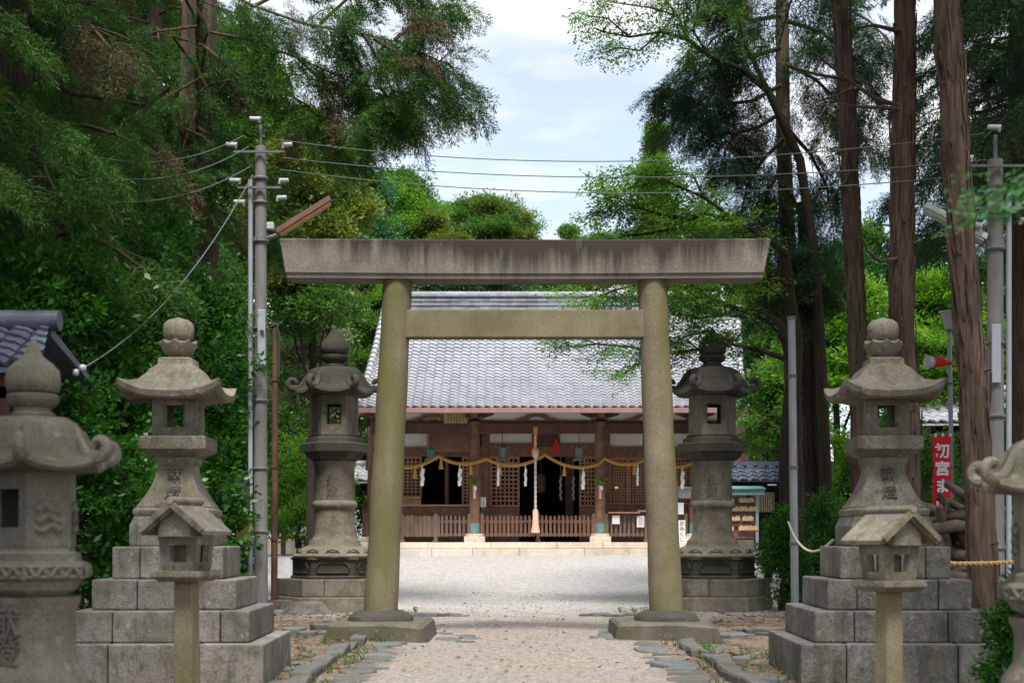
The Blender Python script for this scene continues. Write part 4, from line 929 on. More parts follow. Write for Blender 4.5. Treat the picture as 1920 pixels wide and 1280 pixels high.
b = MB(); b.tube([(-.06, -.05, 4.55), (-.12, -.05, 4.72), (.05, -.05, 4.78), (.09, -.05, 4.6), (.08, -.05, 3.9)], .022, 6); b.build('cable_loop', M['wire'], q)
b = MB(); b.box(-.35, .35, -.25, .25, 0, .22); b.build('base_block', M['old_stone'], q, bevel=.02)
q = post(1484, 1491, 594, 21.8, .062, 'steel', 'bare grey steel pole in front of the dark maple trunk')
rx = q.location.x
m = MB(); a = P(1478, 978, 21.8); c = P(1562, 1012, 13.4); m.tube([v_ - a for v_ in catenary(a, c, .25, 20)], .014, 6); tag(m.build('slack_rope', M['cord_white'], loc=a), 'slack pale rope tied from the steel pole to the right lantern base', 'rope')
m = MB(); a = P(1700, 1052, 15.6); c = P(1905, 1053, 15.4)
pts_ = catenary(a, c, .02, 60)
for ph in (0, math.pi): m.tube([p - a + Vector((0, math.cos(ph + i * 1.1), math.sin(ph + i * 1.1))) * .012 for i, p in enumerate(pts_)], .014, 6)
tag(m.build('twisted_rope', M['rope_orange'], loc=a), 'twisted ochre rope stretched low before the leaning right trunk', 'rope')

# lamp post with loudspeaker
LY = 24.0
q = post(1780, 1788, 618, LY, .04, 'pvc', 'slim white lamp post with a red horn loudspeaker at right', 'lamp_post', 'lamp post')
zl = PZ(618, LY) - q.location.z; xo = PX(1780, LY) - q.location.x
b = MB(); b.lathe([(.05, zl), (.075, zl + .02), (.085, zl + .06), (.14, zl + .26), (.145, zl + .27), (.19, zl + .29), (.17, zl + .31), (.02, zl + .33)], 14, (xo, 0)); b.build('lamp_head', M['insulator'], q, smooth_deg=35)
hs = MB(); z = PZ(681, LY) - q.location.z; hs.tube([(xo + .02, -.04, z), (xo - .13, -.10, z + .01), (xo - .14, -.10, z + .01), (xo - .34, -.16, z)], [.03, .05, .075, .085], 14); ho = hs.build('loudspeaker', M['red'], q, smooth_deg=50)
b = MB(); b.tube([(xo - .335, -.16, z), (xo - .40, -.18, z - .004), (xo - .43, -.188, z - .006), (xo - .44, -.19, z - .006)], [.088, .10, .125, .12], 16); b.build('speaker_mouth', M['insulator'], ho, smooth_deg=50)

# red banner
BY = 23.0
bx0, bx1 = PX(1749, BY), PX(1783, BY); zt = PZ(818, BY); zb_ = ground_z(bx0, BY) + .35
bn = thing('banner', 'red vertical banner with white characters at the foot of the right trees', 'banner', (bx0, BY, zb_))
b = MB(); ring = []
for y in (0, .006):
    ring.append([(u, y + .02 * math.sin(9 * zz + u * 5), zz) for u, zz in [(0, zq * (zt - zb_) / 12) for zq in range(13)] + [(bx1 - bx0, (12 - zq) * (zt - zb_) / 12) for zq in range(13)]])
n_ = 26
b.v = [tuple(p) for p in ring[0] + ring[1]]
for k in range(12):
    b.f.append((k, k + 1, 24 - k, 25 - k)); b.f.append((26 + 25 - k, 26 + 24 - k, 26 + k + 1, 26 + k))
bc = b.build('cloth', M['red'], bn)
b = MB(); wz = zt - zb_
text_into(b, '初\n宮\nま\nい\nり', .245, face_M((bx1 - bx0) / 2, -.028, wz - .82), .002, 1.16, .008); b.build('characters', M['white_paint'], bc)
b = MB(); b.tube([(bx1 - bx0 + .03, 0.02, -.6), (bx1 - bx0 + .03, 0.02, wz + .1)], .014, 6); b.tube([(-.05, .02, wz + .03), (bx1 - bx0 + .08, .02, wz + .03)], .01, 6); b.build('pole', M['teal'], bn)
for k in range(3):
    b = MB(); b.box(.03 + k * .12, .06 + k * .12, -.006, .03, wz - .01, wz + .05); b.build('loop', M['white_paint'], bn)

# roofed fence at right behind
def small_tile_roof(xa, xb, y0, z0, y1, z1, rows, period, amp, step=.03):
    return tile_roof2(xa, xa, xb, xb, y0, z0, y1, z1, rows, period, amp, step=step)
FY = 36.0
fx0, fx1 = PX(1350, FY), PX(1562, FY)
fw = thing('roofed_fence', 'dark wooden slatted fence with blue-grey tiled roof at right', 'fence', ((fx0 + fx1) / 2, FY, .65)); O = fw.location.copy()
def OB(mb): mb.v = [tuple(Vector(q) - O) for q in mb.v]; return mb
t = small_tile_roof(fx0, fx1, FY - .75, PZ(900, FY - .75), FY, PZ(872, FY), 4, .27, .04); 
rf_ = OB(t).build('roof', M['tile_blue'], fw, smooth_deg=50)
b = MB(); b.box(fx0, fx1, FY - .1, FY + .1, PZ(872, FY) - .02, PZ(865, FY)); b.loft([[(x, FY - .7, PZ(900, FY) - .07), (x, FY, PZ(872, FY) - .08), (x, FY + .7, PZ(900, FY) - .07), (x, FY + .7, PZ(900, FY)), (x, FY + .01, PZ(872, FY) - .015), (x, FY - .7, PZ(900, FY) - .035)] for x in (fx0, fx1)])
OB(b).build('ridge', M['tile_blue'], rf_)
b = MB(); n = 62
for i in range(n):
    x = fx0 + (fx1 - fx0) * (i + .5) / n; b.box(x - .012, x + .012, FY - .02, FY + .02, PZ(960, FY), PZ(923, FY))
OB(b).build('slats', M['cord_tassel'], fw)
b = MB(); b.box(fx0, fx1, FY - .05, FY + .05, PZ(923, FY), PZ(903, FY)); b.box(fx0, fx1, FY - .05, FY + .05, PZ(1015, FY) - .2, PZ(960, FY)); b.box(fx0, fx1, FY + .3, FY + .34, PZ(960, FY), PZ(923, FY))
for i in range(5): x = fx0 + (fx1 - fx0) * i / 4; b.box(x - .06, x + .06, FY - .08, FY - .051, PZ(1015, FY) - .2, PZ(903, FY))
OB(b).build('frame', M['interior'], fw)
b = MB(); b.box(PX(1430, FY), PX(1446, FY), FY - .71, FY - .69, PZ(912, FY), PZ(909, FY)); b.box(PX(1520, FY), PX(1552, FY), FY - .71, FY - .69, PZ(912, FY), PZ(909, FY)); OB(b).build('eave_light', M['paper'], fw)

# votive plaque rack
EY = 34.5
ex0, ex1 = PX(1366, EY), PX(1424, EY); ez = ground_z(ex0, EY)
er = thing('votive_rack', 'roofed rack hung with wooden votive plaques right of the hall', 'plaque rack', ((ex0 + ex1) / 2, EY, ez)); O = er.location.copy()
b = MB(); 
for x in (ex0 + .03, ex1 - .06): b.box(x - .035, x + .035, EY - .035, EY + .035, ez - .05, PZ(925, EY))
OB(b).build('posts', M['pvc'], er)
b = MB(); b.loft([[(x, y, z) for y, z in ((EY - .35, PZ(918, EY)), (EY + .3, PZ(912, EY)), (EY + .3, PZ(910, EY)), (EY - .35, PZ(916, EY)))] for x in (ex0 - .1, ex1 + .1)]); b.box(ex0 - .08, ex1 + .08, EY - .3, EY + .25, PZ(928, EY), PZ(919, EY))
OB(b).build('roof', M['teal'], er)
b = MB(); b.box(ex0, ex1 - .1, EY + .04, EY + .06, PZ(1010, EY), PZ(930, EY))
for py in (932, 948, 966, 984): b.box(ex0, ex1 - .1, EY - .02, EY + .02, PZ(py, EY) - .015, PZ(py, EY) + .015)
OB(b).build('rails', M['wood'], er)
rr = random.Random(9)
pm = MB(); pm.loft([[(x, y, z) for x, z in ((-.07, -.10), (.07, -.10), (.07, -.015), (0, .02), (-.07, -.015))] for y in (-.012, 0)]); pme = None
for row, py in enumerate((934, 950, 968, 986)):
    for k in range(6):
        if rr.random() < .12: continue
        x = ex0 + .07 + k * .115 + rr.uniform(-.02, .02)
        if pme is None: pme = pm.build('votive_plaque', M['ema']); o = pme
        else: o = pme.copy(); COL.objects.link(o)
        o.location = (x, EY - .03 - rr.uniform(0, .03), PZ(py, EY)); o.rotation_euler = (0, rr.uniform(-.12, .12), 0); tag(o, 'small wooden votive plaque hanging on the plaque rack', 'plaque', 'votive plaques on the rack')
b = MB(); b.box(ex0, ex1 - .15, EY - .2, EY + .3, ez - .05, PZ(1012, EY)); OB(b).build('stone_base', M['old_stone'], er, bevel=.03)

# small buildings
def side_house(px0, px1, Y, ridge_py, eave_py, label, wall, rows=6, D=1.6, roofmat='tile_blue', wallh=None, rz=0):
    x0, x1 = PX(px0, Y), PX(px1, Y); zr, ze = PZ(ridge_py, Y + D), PZ(eave_py, Y); c = Vector(((x0 + x1) / 2, Y, ground_z(x0, Y))); h = thing('side_building', label, 'building', c, rz)
    def o(mb): mb.v = [tuple(Vector(q) - c) for q in mb.v]; return mb
    t = tile_roof2(x0, x0 + .2, x1, x1 - .2, Y, ze, Y + D, zr, rows, .26, .035, step=.035); r = o(t).build('roof', M[roofmat], h, smooth_deg=50)
    b = MB(); b.loft([[(x0 + .05, Y + .03, ze - .09), (x1 - .05, Y + .03, ze - .09), (x1 - .25, Y + D, zr - .12), (x0 + .25, Y + D, zr - .12)], [(x0 + .05, Y + .03, ze - .04), (x1 - .05, Y + .03, ze - .04), (x1 - .25, Y + D, zr - .06), (x0 + .25, Y + D, zr - .06)]])
    b.loft([[(x0, Y + 2 * D, ze - .06), (x1, Y + 2 * D, ze - .06), (x1 - .2, Y + D + .01, zr - .1), (x0 + .2, Y + D + .01, zr - .1)], [(x0, Y + 2 * D, ze), (x1, Y + 2 * D, ze), (x1 - .2, Y + D + .01, zr), (x0 + .2, Y + D + .01, zr)]])
    b.tube([(x0 + .1, Y + D, zr + .06), (x1 - .1, Y + D, zr + .06)], .11, 10); o(b).build('ridge', M[roofmat], r, smooth_deg=40)
    b = MB(); b.box(x0 + .5, x1 - .5, Y + .55, Y + 2 * D - .3, c.z - .2, ze + .12); o(b).build('wall', M[wall], h)
    b = MB()
    for i in range(4): x = x0 + .55 + (x1 - x0 - 1.1) * i / 3; b.box(x - .06, x + .06, Y + .5, Y + .549, c.z - .2, ze + .1)
    b.box(x0 + .5, x1 - .5, Y + .5, Y + .549, ze - .3, ze - .18); o(b).build('timber_frame', M['wood_dark'], h)
    return h
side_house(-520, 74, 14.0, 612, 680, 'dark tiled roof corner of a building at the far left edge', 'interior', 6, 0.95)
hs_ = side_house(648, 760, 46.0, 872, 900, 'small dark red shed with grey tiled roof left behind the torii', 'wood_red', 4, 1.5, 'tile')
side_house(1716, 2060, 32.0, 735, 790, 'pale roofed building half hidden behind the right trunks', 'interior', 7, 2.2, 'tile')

# notice board, stone railing, wash stand at left of the court
NY = 43.0
nb = thing('notice_board', 'pale framed notice board with blue-grey panel left of the court', 'notice board', (PX(545, NY), NY, ground_z(-6, NY))); O = nb.location.copy()
b = MB(); b.box(PX(512, NY), PX(574, NY), NY, NY + .3, PZ(1006, NY), PZ(955, NY)); OB(b).build('frame', M['pale_stone'], nb, bevel=.02)
b = MB(); b.box(PX(517, NY), PX(565, NY), NY - .012, NY - .002, PZ(995, NY), PZ(963, NY)); pn = OB(b).build('panel', M['blue_board'], nb)
b = MB(); rr = random.Random(4)
for i in range(9): 
    x = PX(521 + i * 4.8, NY); z = PZ(966, NY)
    while z > PZ(990, NY): d = rr.uniform(.03, .07); b.box(x - .012, x + .012, NY - .016, NY - .0125, z - d, z); z -= d + .03
OB(b).build('lettering', M['paper'], pn)
b = MB(); b.box(PX(505, NY), PX(600, NY), NY - .4, NY + .5, ground_z(-6, NY) - .1, PZ(1010, NY)); OB(b).build('stone_base', M['pale_stone'], nb, bevel=.04)
for i, px_ in enumerate((578, 590, 602, 614, 650, 660)):
    b = MB(); x = PX(px_, NY); zt_ = PZ(953 if i < 4 else 950, NY); zg = ground_z(x, NY); b.box(-.085, .085, -.1, .1, -.05, zt_ - zg - .06); b.loft([[(a, c, z) for a, c in sq(h)] for h, z in ((.095, zt_ - zg - .06), (.09, zt_ - zg - .02), (.03, zt_ - zg))])
    tag(b.build('stone_post', M['pale_stone'], loc=(x, NY + .1, zg), bevel=.008), 'white stone boundary post beside the pale notice board', 'post', 'stone boundary posts left of the court')
q = thing('timber_rail', 'brown timber rail on a single post before the notice board', 'rail', (PX(531, 40), 40, ground_z(-6, 40)))
b = MB(); b.box(-.06, .06, -.06, .06, -.1, PZ(978, 40) - q.location.z); b.build('post', M['wood'], q)
b = MB(); b.box(-.75, .22, -.08, .08, PZ(978, 40) - q.location.z, PZ(974, 40) - q.location.z); b.build('rail', M['wood_grey'], q)
b = MB(); b.loft([jitter_ring(r, 0, 0, z, 12, .12, i) for i, (r, z) in enumerate(((.55, -.1), (.58, .15), (.45, .42), (.2, .52)))]); tag(b.build('boulder', M['pale_stone'], loc=(PX(690, 42), 42, ground_z(-4, 42)), smooth_deg=40), 'pale rounded boulder left of the hall podium', 'boulder')
b = MB(); b.loft([[(x, y, z) for x, y in pp] for z, pp in ((-.05, [(-.45, -.2), (.45, -.25), (.4, .3), (-.4, .28)]), (.16, [(-.25, -.1), (.22, -.12), (.2, .2), (-.2, .2)]))]); tag(b.build('stone_block', M['granite_grey'], loc=(PX(577, 22.5), 22.5, 0), bevel=.02), 'wedge-shaped grey stone before the left dark lantern', 'stone')

# root pile
rp2 = thing('root_pile', 'heap of twisted dead roots and logs behind the leaning trunk', 'root pile', (PX(1805, 19), 19, ground_z(6, 19)))
rr = random.Random(12); b = MB()
for i in range(54):
    zc = rr.uniform(.1, 1.55); x0 = rr.uniform(-.75, .75) * (1.1 - zc / 2.6); a = rr.uniform(-.5, .5) * (3 if i % 3 else 1); L_ = rr.uniform(.4, .9)
    ctr = Vector((x0, rr.uniform(-.45, .4), zc)); d = Vector((math.cos(a), rr.uniform(-.4, .4), math.sin(a) * .8)).normalized(); s_ = Vector((0, rr.uniform(-.3, .1), rr.uniform(-.3, .3)))
    b.tube([ctr - d * L_, ctr - d * L_ * .4 + s_ * .4, ctr + s_ * .5, ctr + d * L_ * .6, ctr + d * L_ + s_ * .3], [q_ * rr.uniform(.7, 1.5) for q_ in (.03, .065, .08, .06, .02)], 8)
b.build('roots', M['root'], rp2, smooth_deg=60)
b = MB()
for i in range(9):
    x = -.8 + i * .2 + rr.uniform(-.05, .05); y = rr.uniform(-.2, .1); z = rr.uniform(.05, .5); b.tube([(x, y - .5, z), (x + rr.uniform(-.1, .1), y + .7, z + .1)], rr.uniform(.07, .13), 10)
b.build('logs', M['root'], rp2, smooth_deg=50)

# ================================================================ edging stones and loose stones
def slab(seed, lx, ly, h, flat=True):
    rr = random.Random(seed); n = rr.randint(5, 8); pts = []
    for i in range(n):
        a = 2 * math.pi * (i + rr.uniform(-.28, .28)) / n; pts.append((lx * math.cos(a) * rr.uniform(.82, 1.1), ly * math.sin(a) * rr.uniform(.82, 1.1)))
    b = MB(); b.loft([[(x * q, y * q, z) for x, y in pts] for q, z in ((1.0, -.08), (1.0, h * .7), (.93, h), )]); return b
protos = []
for i in range(5): protos.append(('step', slab(i, .23, .23, .03)))
for i in range(4): protos.append(('blue', slab(20 + i, .24, .24, .035)))
base_st = []
for k, b in protos:
    base_st.append(b.build('edging_stone', M['step_stone' if k == 'step' else 'blue_stone'], bevel=.012))
kerbs = []
for i in range(3):
    rr = random.Random(60 + i); q_ = lambda v_: v_ + rr.uniform(-.025, .025); b = MB(); pts = [(q_(-.085), q_(-.40)), (q_(.085), q_(-.40)), (q_(.09), q_(0)), (q_(.085), q_(.40)), (q_(-.085), q_(.40)), (q_(-.09), q_(0))]
    b.loft([[(x, y, -.1) for x, y in pts], [(x, y, .075 + rr.uniform(-.015, .015)) for x, y in pts], [(x * .85, y * .97, .095 + rr.uniform(-.012, .012)) for x, y in pts]]); kerbs.append(b)
kerb_o = [b.build('kerb_stone', M['step_stone'], bevel=.015) for b in kerbs]
used = set(); rr = random.Random(21)
def put(o, x, y, rz, label, cat, group, dz=0.0, sc=1.0):
    if o.name in used: o = o.copy(); COL.objects.link(o)
    used.add(o.name); o.location = (x, y, ground_z(x, y) + dz); o.rotation_euler = (rr.uniform(-.05, .05), rr.uniform(-.05, .05), rz); o.scale = (sc, sc, 1); tag(o, label, cat, group)
for side, xi, xo_, s0 in (('left', -1.36, -1.78, 0), ('right', 1.53, 1.93, 1)):
    y = 8.9
    while y < 16.2:
        put(rr.choice(base_st), xi + rr.uniform(-.06, .06), y, rr.uniform(0, 6.3), f'flat irregular flagstone edging the {side} side of the gravel path', 'edging stone', f'flagstones along the {side} path edge', rr.uniform(-.03, -.005), rr.uniform(.7, .95)); y += rr.uniform(.30, .38)
    y = 9.2
    while y < 16.3:
        put(rr.choice(kerb_o), xo_ + rr.uniform(-.03, .03), y, rr.uniform(-.06, .06), f'low upright kerb stone set along the {side} row of flagstones', 'kerb stone', f'kerb stones along the {side} path edge', rr.uniform(-.05, 0)); y += rr.uniform(.74, .84)
    y = 10.0
    while y < 16.6:
        put(rr.choice(base_st), xo_ + (-.3 if side == 'left' else .3) + rr.uniform(-.05, .05), y, rr.uniform(0, 6.3), f'flat stone outside the {side} kerb row on bare soil', 'edging stone', f'stones outside the {side} kerb row', rr.uniform(-.035, -.01), rr.uniform(.45, .75)); y += rr.uniform(.7, 1.1)
for x0, x1, y0, lab in ((-3.0, -2.3, 17.6, 'left'), (2.55, 3.5, 17.4, 'right')):
    for i in range(8): put(rr.choice(base_st), rr.uniform(x0, x1), y0 + rr.uniform(-.5, .5), rr.uniform(0, 6), f'rough grey-blue stone lying beside the {lab} torii plinth', 'stone', f'stones beside the {lab} torii plinth', rr.uniform(-.02, .08), rr.uniform(.6, 1.1))
for x0, x1, lab in ((-1.75, -.8, 'left'), (1.15, 2.3, 'right')):
    for i in range(7): put(rr.choice(base_st), x0 + (x1 - x0) * i / 6, 21.8 + rr.uniform(-.15, .15), rr.uniform(0, 6), f'dark threshold stone half sunk at the {lab} edge of the court', 'stone', f'threshold stones at the {lab} edge of the court', rr.uniform(-.02, .02), rr.uniform(.6, .95))
for x0, x1, lab in ((-1.0, -.5, 'left'), (.95, 1.3, 'right')):
    for i in range(5): put(rr.choice(base_st), rr.uniform(x0, x1), 16.6 + i * .35, rr.uniform(0, 6), f'low flat stone at the inner side of the {lab} torii plinth', 'stone', f'flat stones inside the {lab} torii plinth', -.02, rr.uniform(.5, .8))

# loose pebbles and leaf litter, too many to count
def scatter_stuff(name, n, mat, fn, size, seed, flat=.5, leaf=False):
    rr = random.Random(seed); b = MB()
    for i in range(n):
        x, y = fn(rr); z = ground_z(x, y); s_ = size * rr.uniform(.5, 1.5); a = rr.uniform(0, 6.3); ca, sa = math.cos(a), math.sin(a)
        if leaf:
            b.add([(x + ca * s_, y + sa * s_, z + .012), (x - sa * s_ * .45, y + ca * s_ * .45, z + .012 + rr.uniform(0, .02)), (x - ca * s_, y - sa * s_, z + .01), (x + sa * s_ * .45, y - ca * s_ * .45, z + .014)], [(0, 1, 2, 3)])
        else:
            pts = [(x + s_ * ca, y + s_ * sa, z), (x - s_ * sa * .8, y + s_ * ca * .8, z), (x - s_ * ca, y - s_ * sa, z), (x + s_ * sa * .8, y - s_ * ca * .8, z), (x + s_ * .2, y, z + s_ * flat)]
            b.add(pts, [(0, 1, 4), (1, 2, 4), (2, 3, 4), (3, 0, 4)])
    tag(b.build(name, M[mat]), kind='stuff'); return b
M['pebble'] = plain('path_pebbles', (0.27, 0.235, 0.21), .9, .4, 30)
M['pebble_dark'] = plain('dark_pebbles', (0.15, 0.14, 0.145), .9, .4, 30)
M['litter'] = leafmat('fallen_leaves', [(0.12, 0.07, 0.035), (0.20, 0.12, 0.06), (0.09, 0.06, 0.04)], .8, .1)
def on_path(r): return (r.gauss(.1, .8), 8 + 20 * r.random() ** 1.3)
def on_side(r): 
    s_ = r.choice((-1, 1)); return (.1 + s_ * r.uniform(1.6, 4.6), r.uniform(9, 24))
def on_court(r): return (r.uniform(-7, 8), 21 + 18 * r.random() ** 1.5)
scatter_stuff('path_pebbles', 6000, 'pebble', on_path, .012, 1)
scatter_stuff('dark_pebbles', 1500, 'pebble_dark', on_path, .010, 2)
scatter_stuff('soil_pebbles', 3000, 'pebble', on_side, .014, 3)
scatter_stuff('fallen_leaves', 3500, 'litter', on_side, .035, 4, leaf=True)
scatter_stuff('path_leaves', 240, 'litter', on_path, .03, 6, leaf=True)
scatter_stuff('court_pebbles', 1500, 'pebble_dark', on_court, .015, 5)

# ================================================================ vegetation
def nrm(a): return a / np.maximum(np.linalg.norm(a, axis=-1, keepdims=True), 1e-9)
def leaf_quads(base, d, hint, L, Wd):
    """pointed leaves: base, side, tip, side"""
    d = nrm(d); s = nrm(np.cross(d, hint)); L = np.asarray(L).reshape(-1, 1); Wd = np.asarray(Wd).reshape(-1, 1)
    mid = base + d * L * .45
    return np.stack([base, mid + s * Wd / 2, base + d * L, mid - s * Wd / 2], 1)
def tmpl_cedar(seed, L=.17, Wd=.026, n_sub=12, nk=9):
    """a drooping cedar spray one metre long, pointing along +X"""
    r = np.random.default_rng(seed); B, D = [], []
    def twig(p0, d, ln, k):
        for i in range(k):
            u = (i + .4) / k; p = p0 + d * ln * u + np.array([0, 0, -.22 * (u * ln) ** 2]); a = r.uniform(0, 2 * np.pi)
            q = np.array([0, np.cos(a), np.sin(a)]); B.append(p); D.append(d * .8 + q * .85 + np.array([0, 0, -.05]))
        B.append(p0 + d * ln * .95); D.append(d)
    twig(np.zeros(3), np.array([1, 0, -.05]), 1.0, 18)
    for j in range(n_sub):
        u = (j + .5) / n_sub; sd = 1 if j % 2 else -1; p = np.array([u, 0, -.22 * u * u]); d = np.array([.75, sd * .65, r.uniform(-.45, .1)]); d /= np.linalg.norm(d); twig(p, d, .5 * (1 - .55 * u), nk)
    B, D = np.array(B), np.array(D); n = len(B)
    return leaf_quads(B, D, r.normal(size=(n, 3)), L * r.uniform(.7, 1.25, n), Wd * r.uniform(.8, 1.3, n))
def tmpl_broad(seed, n=14, L=.30, Wd=.15, R_=.5, flat=.6):
    r = np.random.default_rng(seed); p = r.normal(size=(n, 3)); p = nrm(p) * r.uniform(.15, 1, (n, 1)) * R_; p[:, 2] *= flat
    d = nrm(p) * .8 + r.normal(size=(n, 3)) * .45 + np.array([.4, 0, -.15]); hint = np.array([0, 0, 1.0]) + r.normal(size=(n, 3)) * .55
    return leaf_quads(p, d, hint, L * r.uniform(.7, 1.25, n), Wd * r.uniform(.8, 1.2, n))
def tmpl_layer(seed, n=22, L=.17, Wd=.10):
    """a flat fan of small leaves"""
    r = np.random.default_rng(seed); p = np.stack([r.uniform(-.1, 1, n), r.uniform(-.42, .42, n), r.normal(size=n) * .06], 1)
    d = np.stack([r.uniform(.2, 1, n), p[:, 1] * 2 + r.normal(size=n) * .4, r.uniform(-.35, .1, n)], 1); hint = np.array([0, 0, 1.0]) + r.normal(size=(n, 3)) * .35
    return leaf_quads(p, d, hint, L * r.uniform(.7, 1.3, n), Wd * r.uniform(.8, 1.2, n))
BANK = {'cedar': [tmpl_cedar(i) for i in range(6)], 'cedar_far': [tmpl_cedar(i, .3, .06, 5, 6) for i in range(5)],
        'broad': [tmpl_broad(10 + i, 19, .235, .115) for i in range(6)], 'fine': [tmpl_broad(30 + i, 20, .20, .11, .55, .7) for i in range(6)],
        'layer': [tmpl_layer(50 + i) for i in range(6)]}
def scatter(bank, C, D, S, rng, tilt=.35):
    C, D, S = np.asarray(C, float), np.asarray(D, float), np.asarray(S, float); X = nrm(D); up = np.array([0, 0, 1.0]) + rng.normal(size=X.shape) * tilt
    Y = nrm(np.cross(up, X)); Z = np.cross(X, Y); k = rng.integers(0, len(bank), len(C)); out_ = []
    for t_i, t_ in enumerate(bank):
        m = np.where(k == t_i)[0]
        if not len(m): continue
        v = (t_[None, :, :, 0:1] * X[m][:, None, None, :] + t_[None, :, :, 1:2] * Y[m][:, None, None, :] + t_[None, :, :, 2:3] * Z[m][:, None, None, :]) * S[m][:, None, None, None] + C[m][:, None, None, :]
        out_.append(v.reshape(-1, 4, 3))
    return np.concatenate(out_) if out_ else np.zeros((0, 4, 3))
def quad_mesh(name, Q, mat):
    n = len(Q); me = bpy.data.meshes.new(name); me.vertices.add(4 * n); me.vertices.foreach_set('co', Q.astype(np.float32).ravel())
    me.loops.add(4 * n); me.loops.foreach_set('vertex_index', np.arange(4 * n, dtype=np.int32)); me.polygons.add(n)
    me.polygons.foreach_set('loop_start', np.arange(0, 4 * n, 4, dtype=np.int32)); me.update(calc_edges=True); me.materials.append(mat); return me

class Tree:
    def __init__(s, loc, seed=0):
        s.loc = Vector(loc); s.wood = MB(); s.parts = {}; s.rng = np.random.default_rng(seed); s.rr = random.Random(seed); s.tips = []
    def limb(s, pts, r0, r1=.01, n=8):
        m = len(pts); s.wood.tube([Vector(p) for p in pts], [r0 + (r1 - r0) * i / (m - 1) for i in range(m)], n); return pts
    def bough(s, p0, p1, r0, lift=.0, n=7, wob_=.08, r1=.012):
        p0, p1 = Vector(p0), Vector(p1); L = (p1 - p0).length; pts = []
        for i in range(n):
            u = i / (n - 1); k = Vector((s.rr.uniform(-1, 1), s.rr.uniform(-1, 1), s.rr.uniform(-1, 1))) * wob_ * L * (0 if i in (0, n - 1) else .5); pts.append(p0.lerp(p1, u) + Vector((0, 0, lift * 4 * u * (1 - u))) + k)
        s.limb(pts, r0, r1, 7); return pts
    def leaves(s, key, bank, C, D, S, tilt=.35):
        s.parts.setdefault(key, []).append(scatter(BANK[bank], C, D, S, s.rng, tilt))
    def sprays(s, pts, key, bank='cedar', per_m=9, size=.6, start=.2, spread=.9, droop=-.5, tiltv=.35, off=.25):
        """foliage sprays along a bough, to both sides and hanging"""
        pts = [Vector(p) for p in pts]; seg = [(pts[i + 1] - pts[i]).length for i in range(len(pts) - 1)]; T_ = sum(seg); n = max(2, int(T_ * (1 - start) * per_m)); C, D, S = [], [], []
        for i in range(n):
            u = start + (1 - start) * s.rr.random() ** .85; d = u * T_; k = 0
            while k < len(seg) - 1 and d > seg[k]: d -= seg[k]; k += 1
            p = pts[k].lerp(pts[k + 1], min(1, d / seg[k])); ax = (pts[k + 1] - pts[k]).normalized(); sdv = ax.cross(Vector((0, 0, 1)))
            if sdv.length < .1: sdv = Vector((1, 0, 0))
            sg = s.rr.choice((-1, 1)); dv = ax * s.rr.uniform(.3, 1.1) + sdv.normalized() * sg * s.rr.uniform(.1, spread) + Vector((0, 0, droop * s.rr.uniform(.2, 1.6)))
            C.append(tuple(p + sdv.normalized() * sg * s.rr.uniform(0, off) + Vector((0, 0, s.rr.uniform(-off, off * .4))))); D.append(tuple(dv)); S.append(size * s.rr.uniform(.6, 1.3))
        C.append(tuple(pts[-1])); D.append(tuple((pts[-1] - pts[-2]).normalized() + Vector((0, 0, droop * .4)))); S.append(size); s.leaves(key, bank, C, D, S, tiltv)
    def blob(s, c, rad, n, key, bank='broad', size=.5, frm=None, limbs=4, r0=.06, inner=.45, hole=.0, low=-.55, clump=.95):
        """an uneven clump of foliage: leaf clusters on boughs through an ellipsoid, thinner underneath"""
        c = np.array(tuple(c), float); rad = np.array(rad if hasattr(rad, '__len__') else (rad,) * 3, float); g = s.rng
        if frm is not None:
            for i in range(limbs):
                q = nrm(g.normal(size=3)) * rad * g.uniform(.3, .8); s.bough(frm, tuple(c + q), r0, .0, 6)
        m = max(6, n // 26); ctr = nrm(g.normal(size=(m, 3))); ctr[:, 2] = np.where(ctr[:, 2] < low, -ctr[:, 2], ctr[:, 2]); ctr = ctr * g.uniform(inner, 1.0, (m, 1)) ** .6
        idx = g.integers(0, m, n); p = ctr[idx] + g.normal(size=(n, 3)) * (.17 * clump / .5) * np.array([1, 1, .6])
        dirs = nrm(p) + np.array([0, 0, .15]); C = c + p * rad; s.leaves(key, bank, C, dirs * np.array([1, 1, .6]), size * g.uniform(.7, 1.3, n), .45)
    def build(s, name, label, cat, barkm, mats, group=None, rz=0):
        root = thing(name, label, cat, s.loc, rz, group)
        if s.wood.v:
            s.wood.v = [tuple(Vector(q) - s.loc) for q in s.wood.v]; s.wood.build('trunk', M[barkm], root, smooth_deg=70)
        for key, L in s.parts.items():
            Q = np.concatenate(L) - np.array(tuple(s.loc)); me = quad_mesh('crown', Q, M[key]); o = bpy.data.objects.new('crown', me); COL.objects.link(o); o.parent = root
        return root

def trunk_pts(x, y, z0, h, lean=(0, 0), n=9, wv=.04, seed=0):
    rr = random.Random(seed); return [(x + lean[0] * (i / (n - 1)) + rr.uniform(-wv, wv) * (0 if i == 0 else 1), y + lean[1] * (i / (n - 1)) + rr.uniform(-wv, wv), z0 + h * i / (n - 1)) for i in range(n)]
def flare(t, x, y, z, r): t.wood.tube([(x, y, z - .15), (x, y, z + .1), (x, y, z + .45)], [r * 1.5, r * 1.25, r * 1.02], 12)

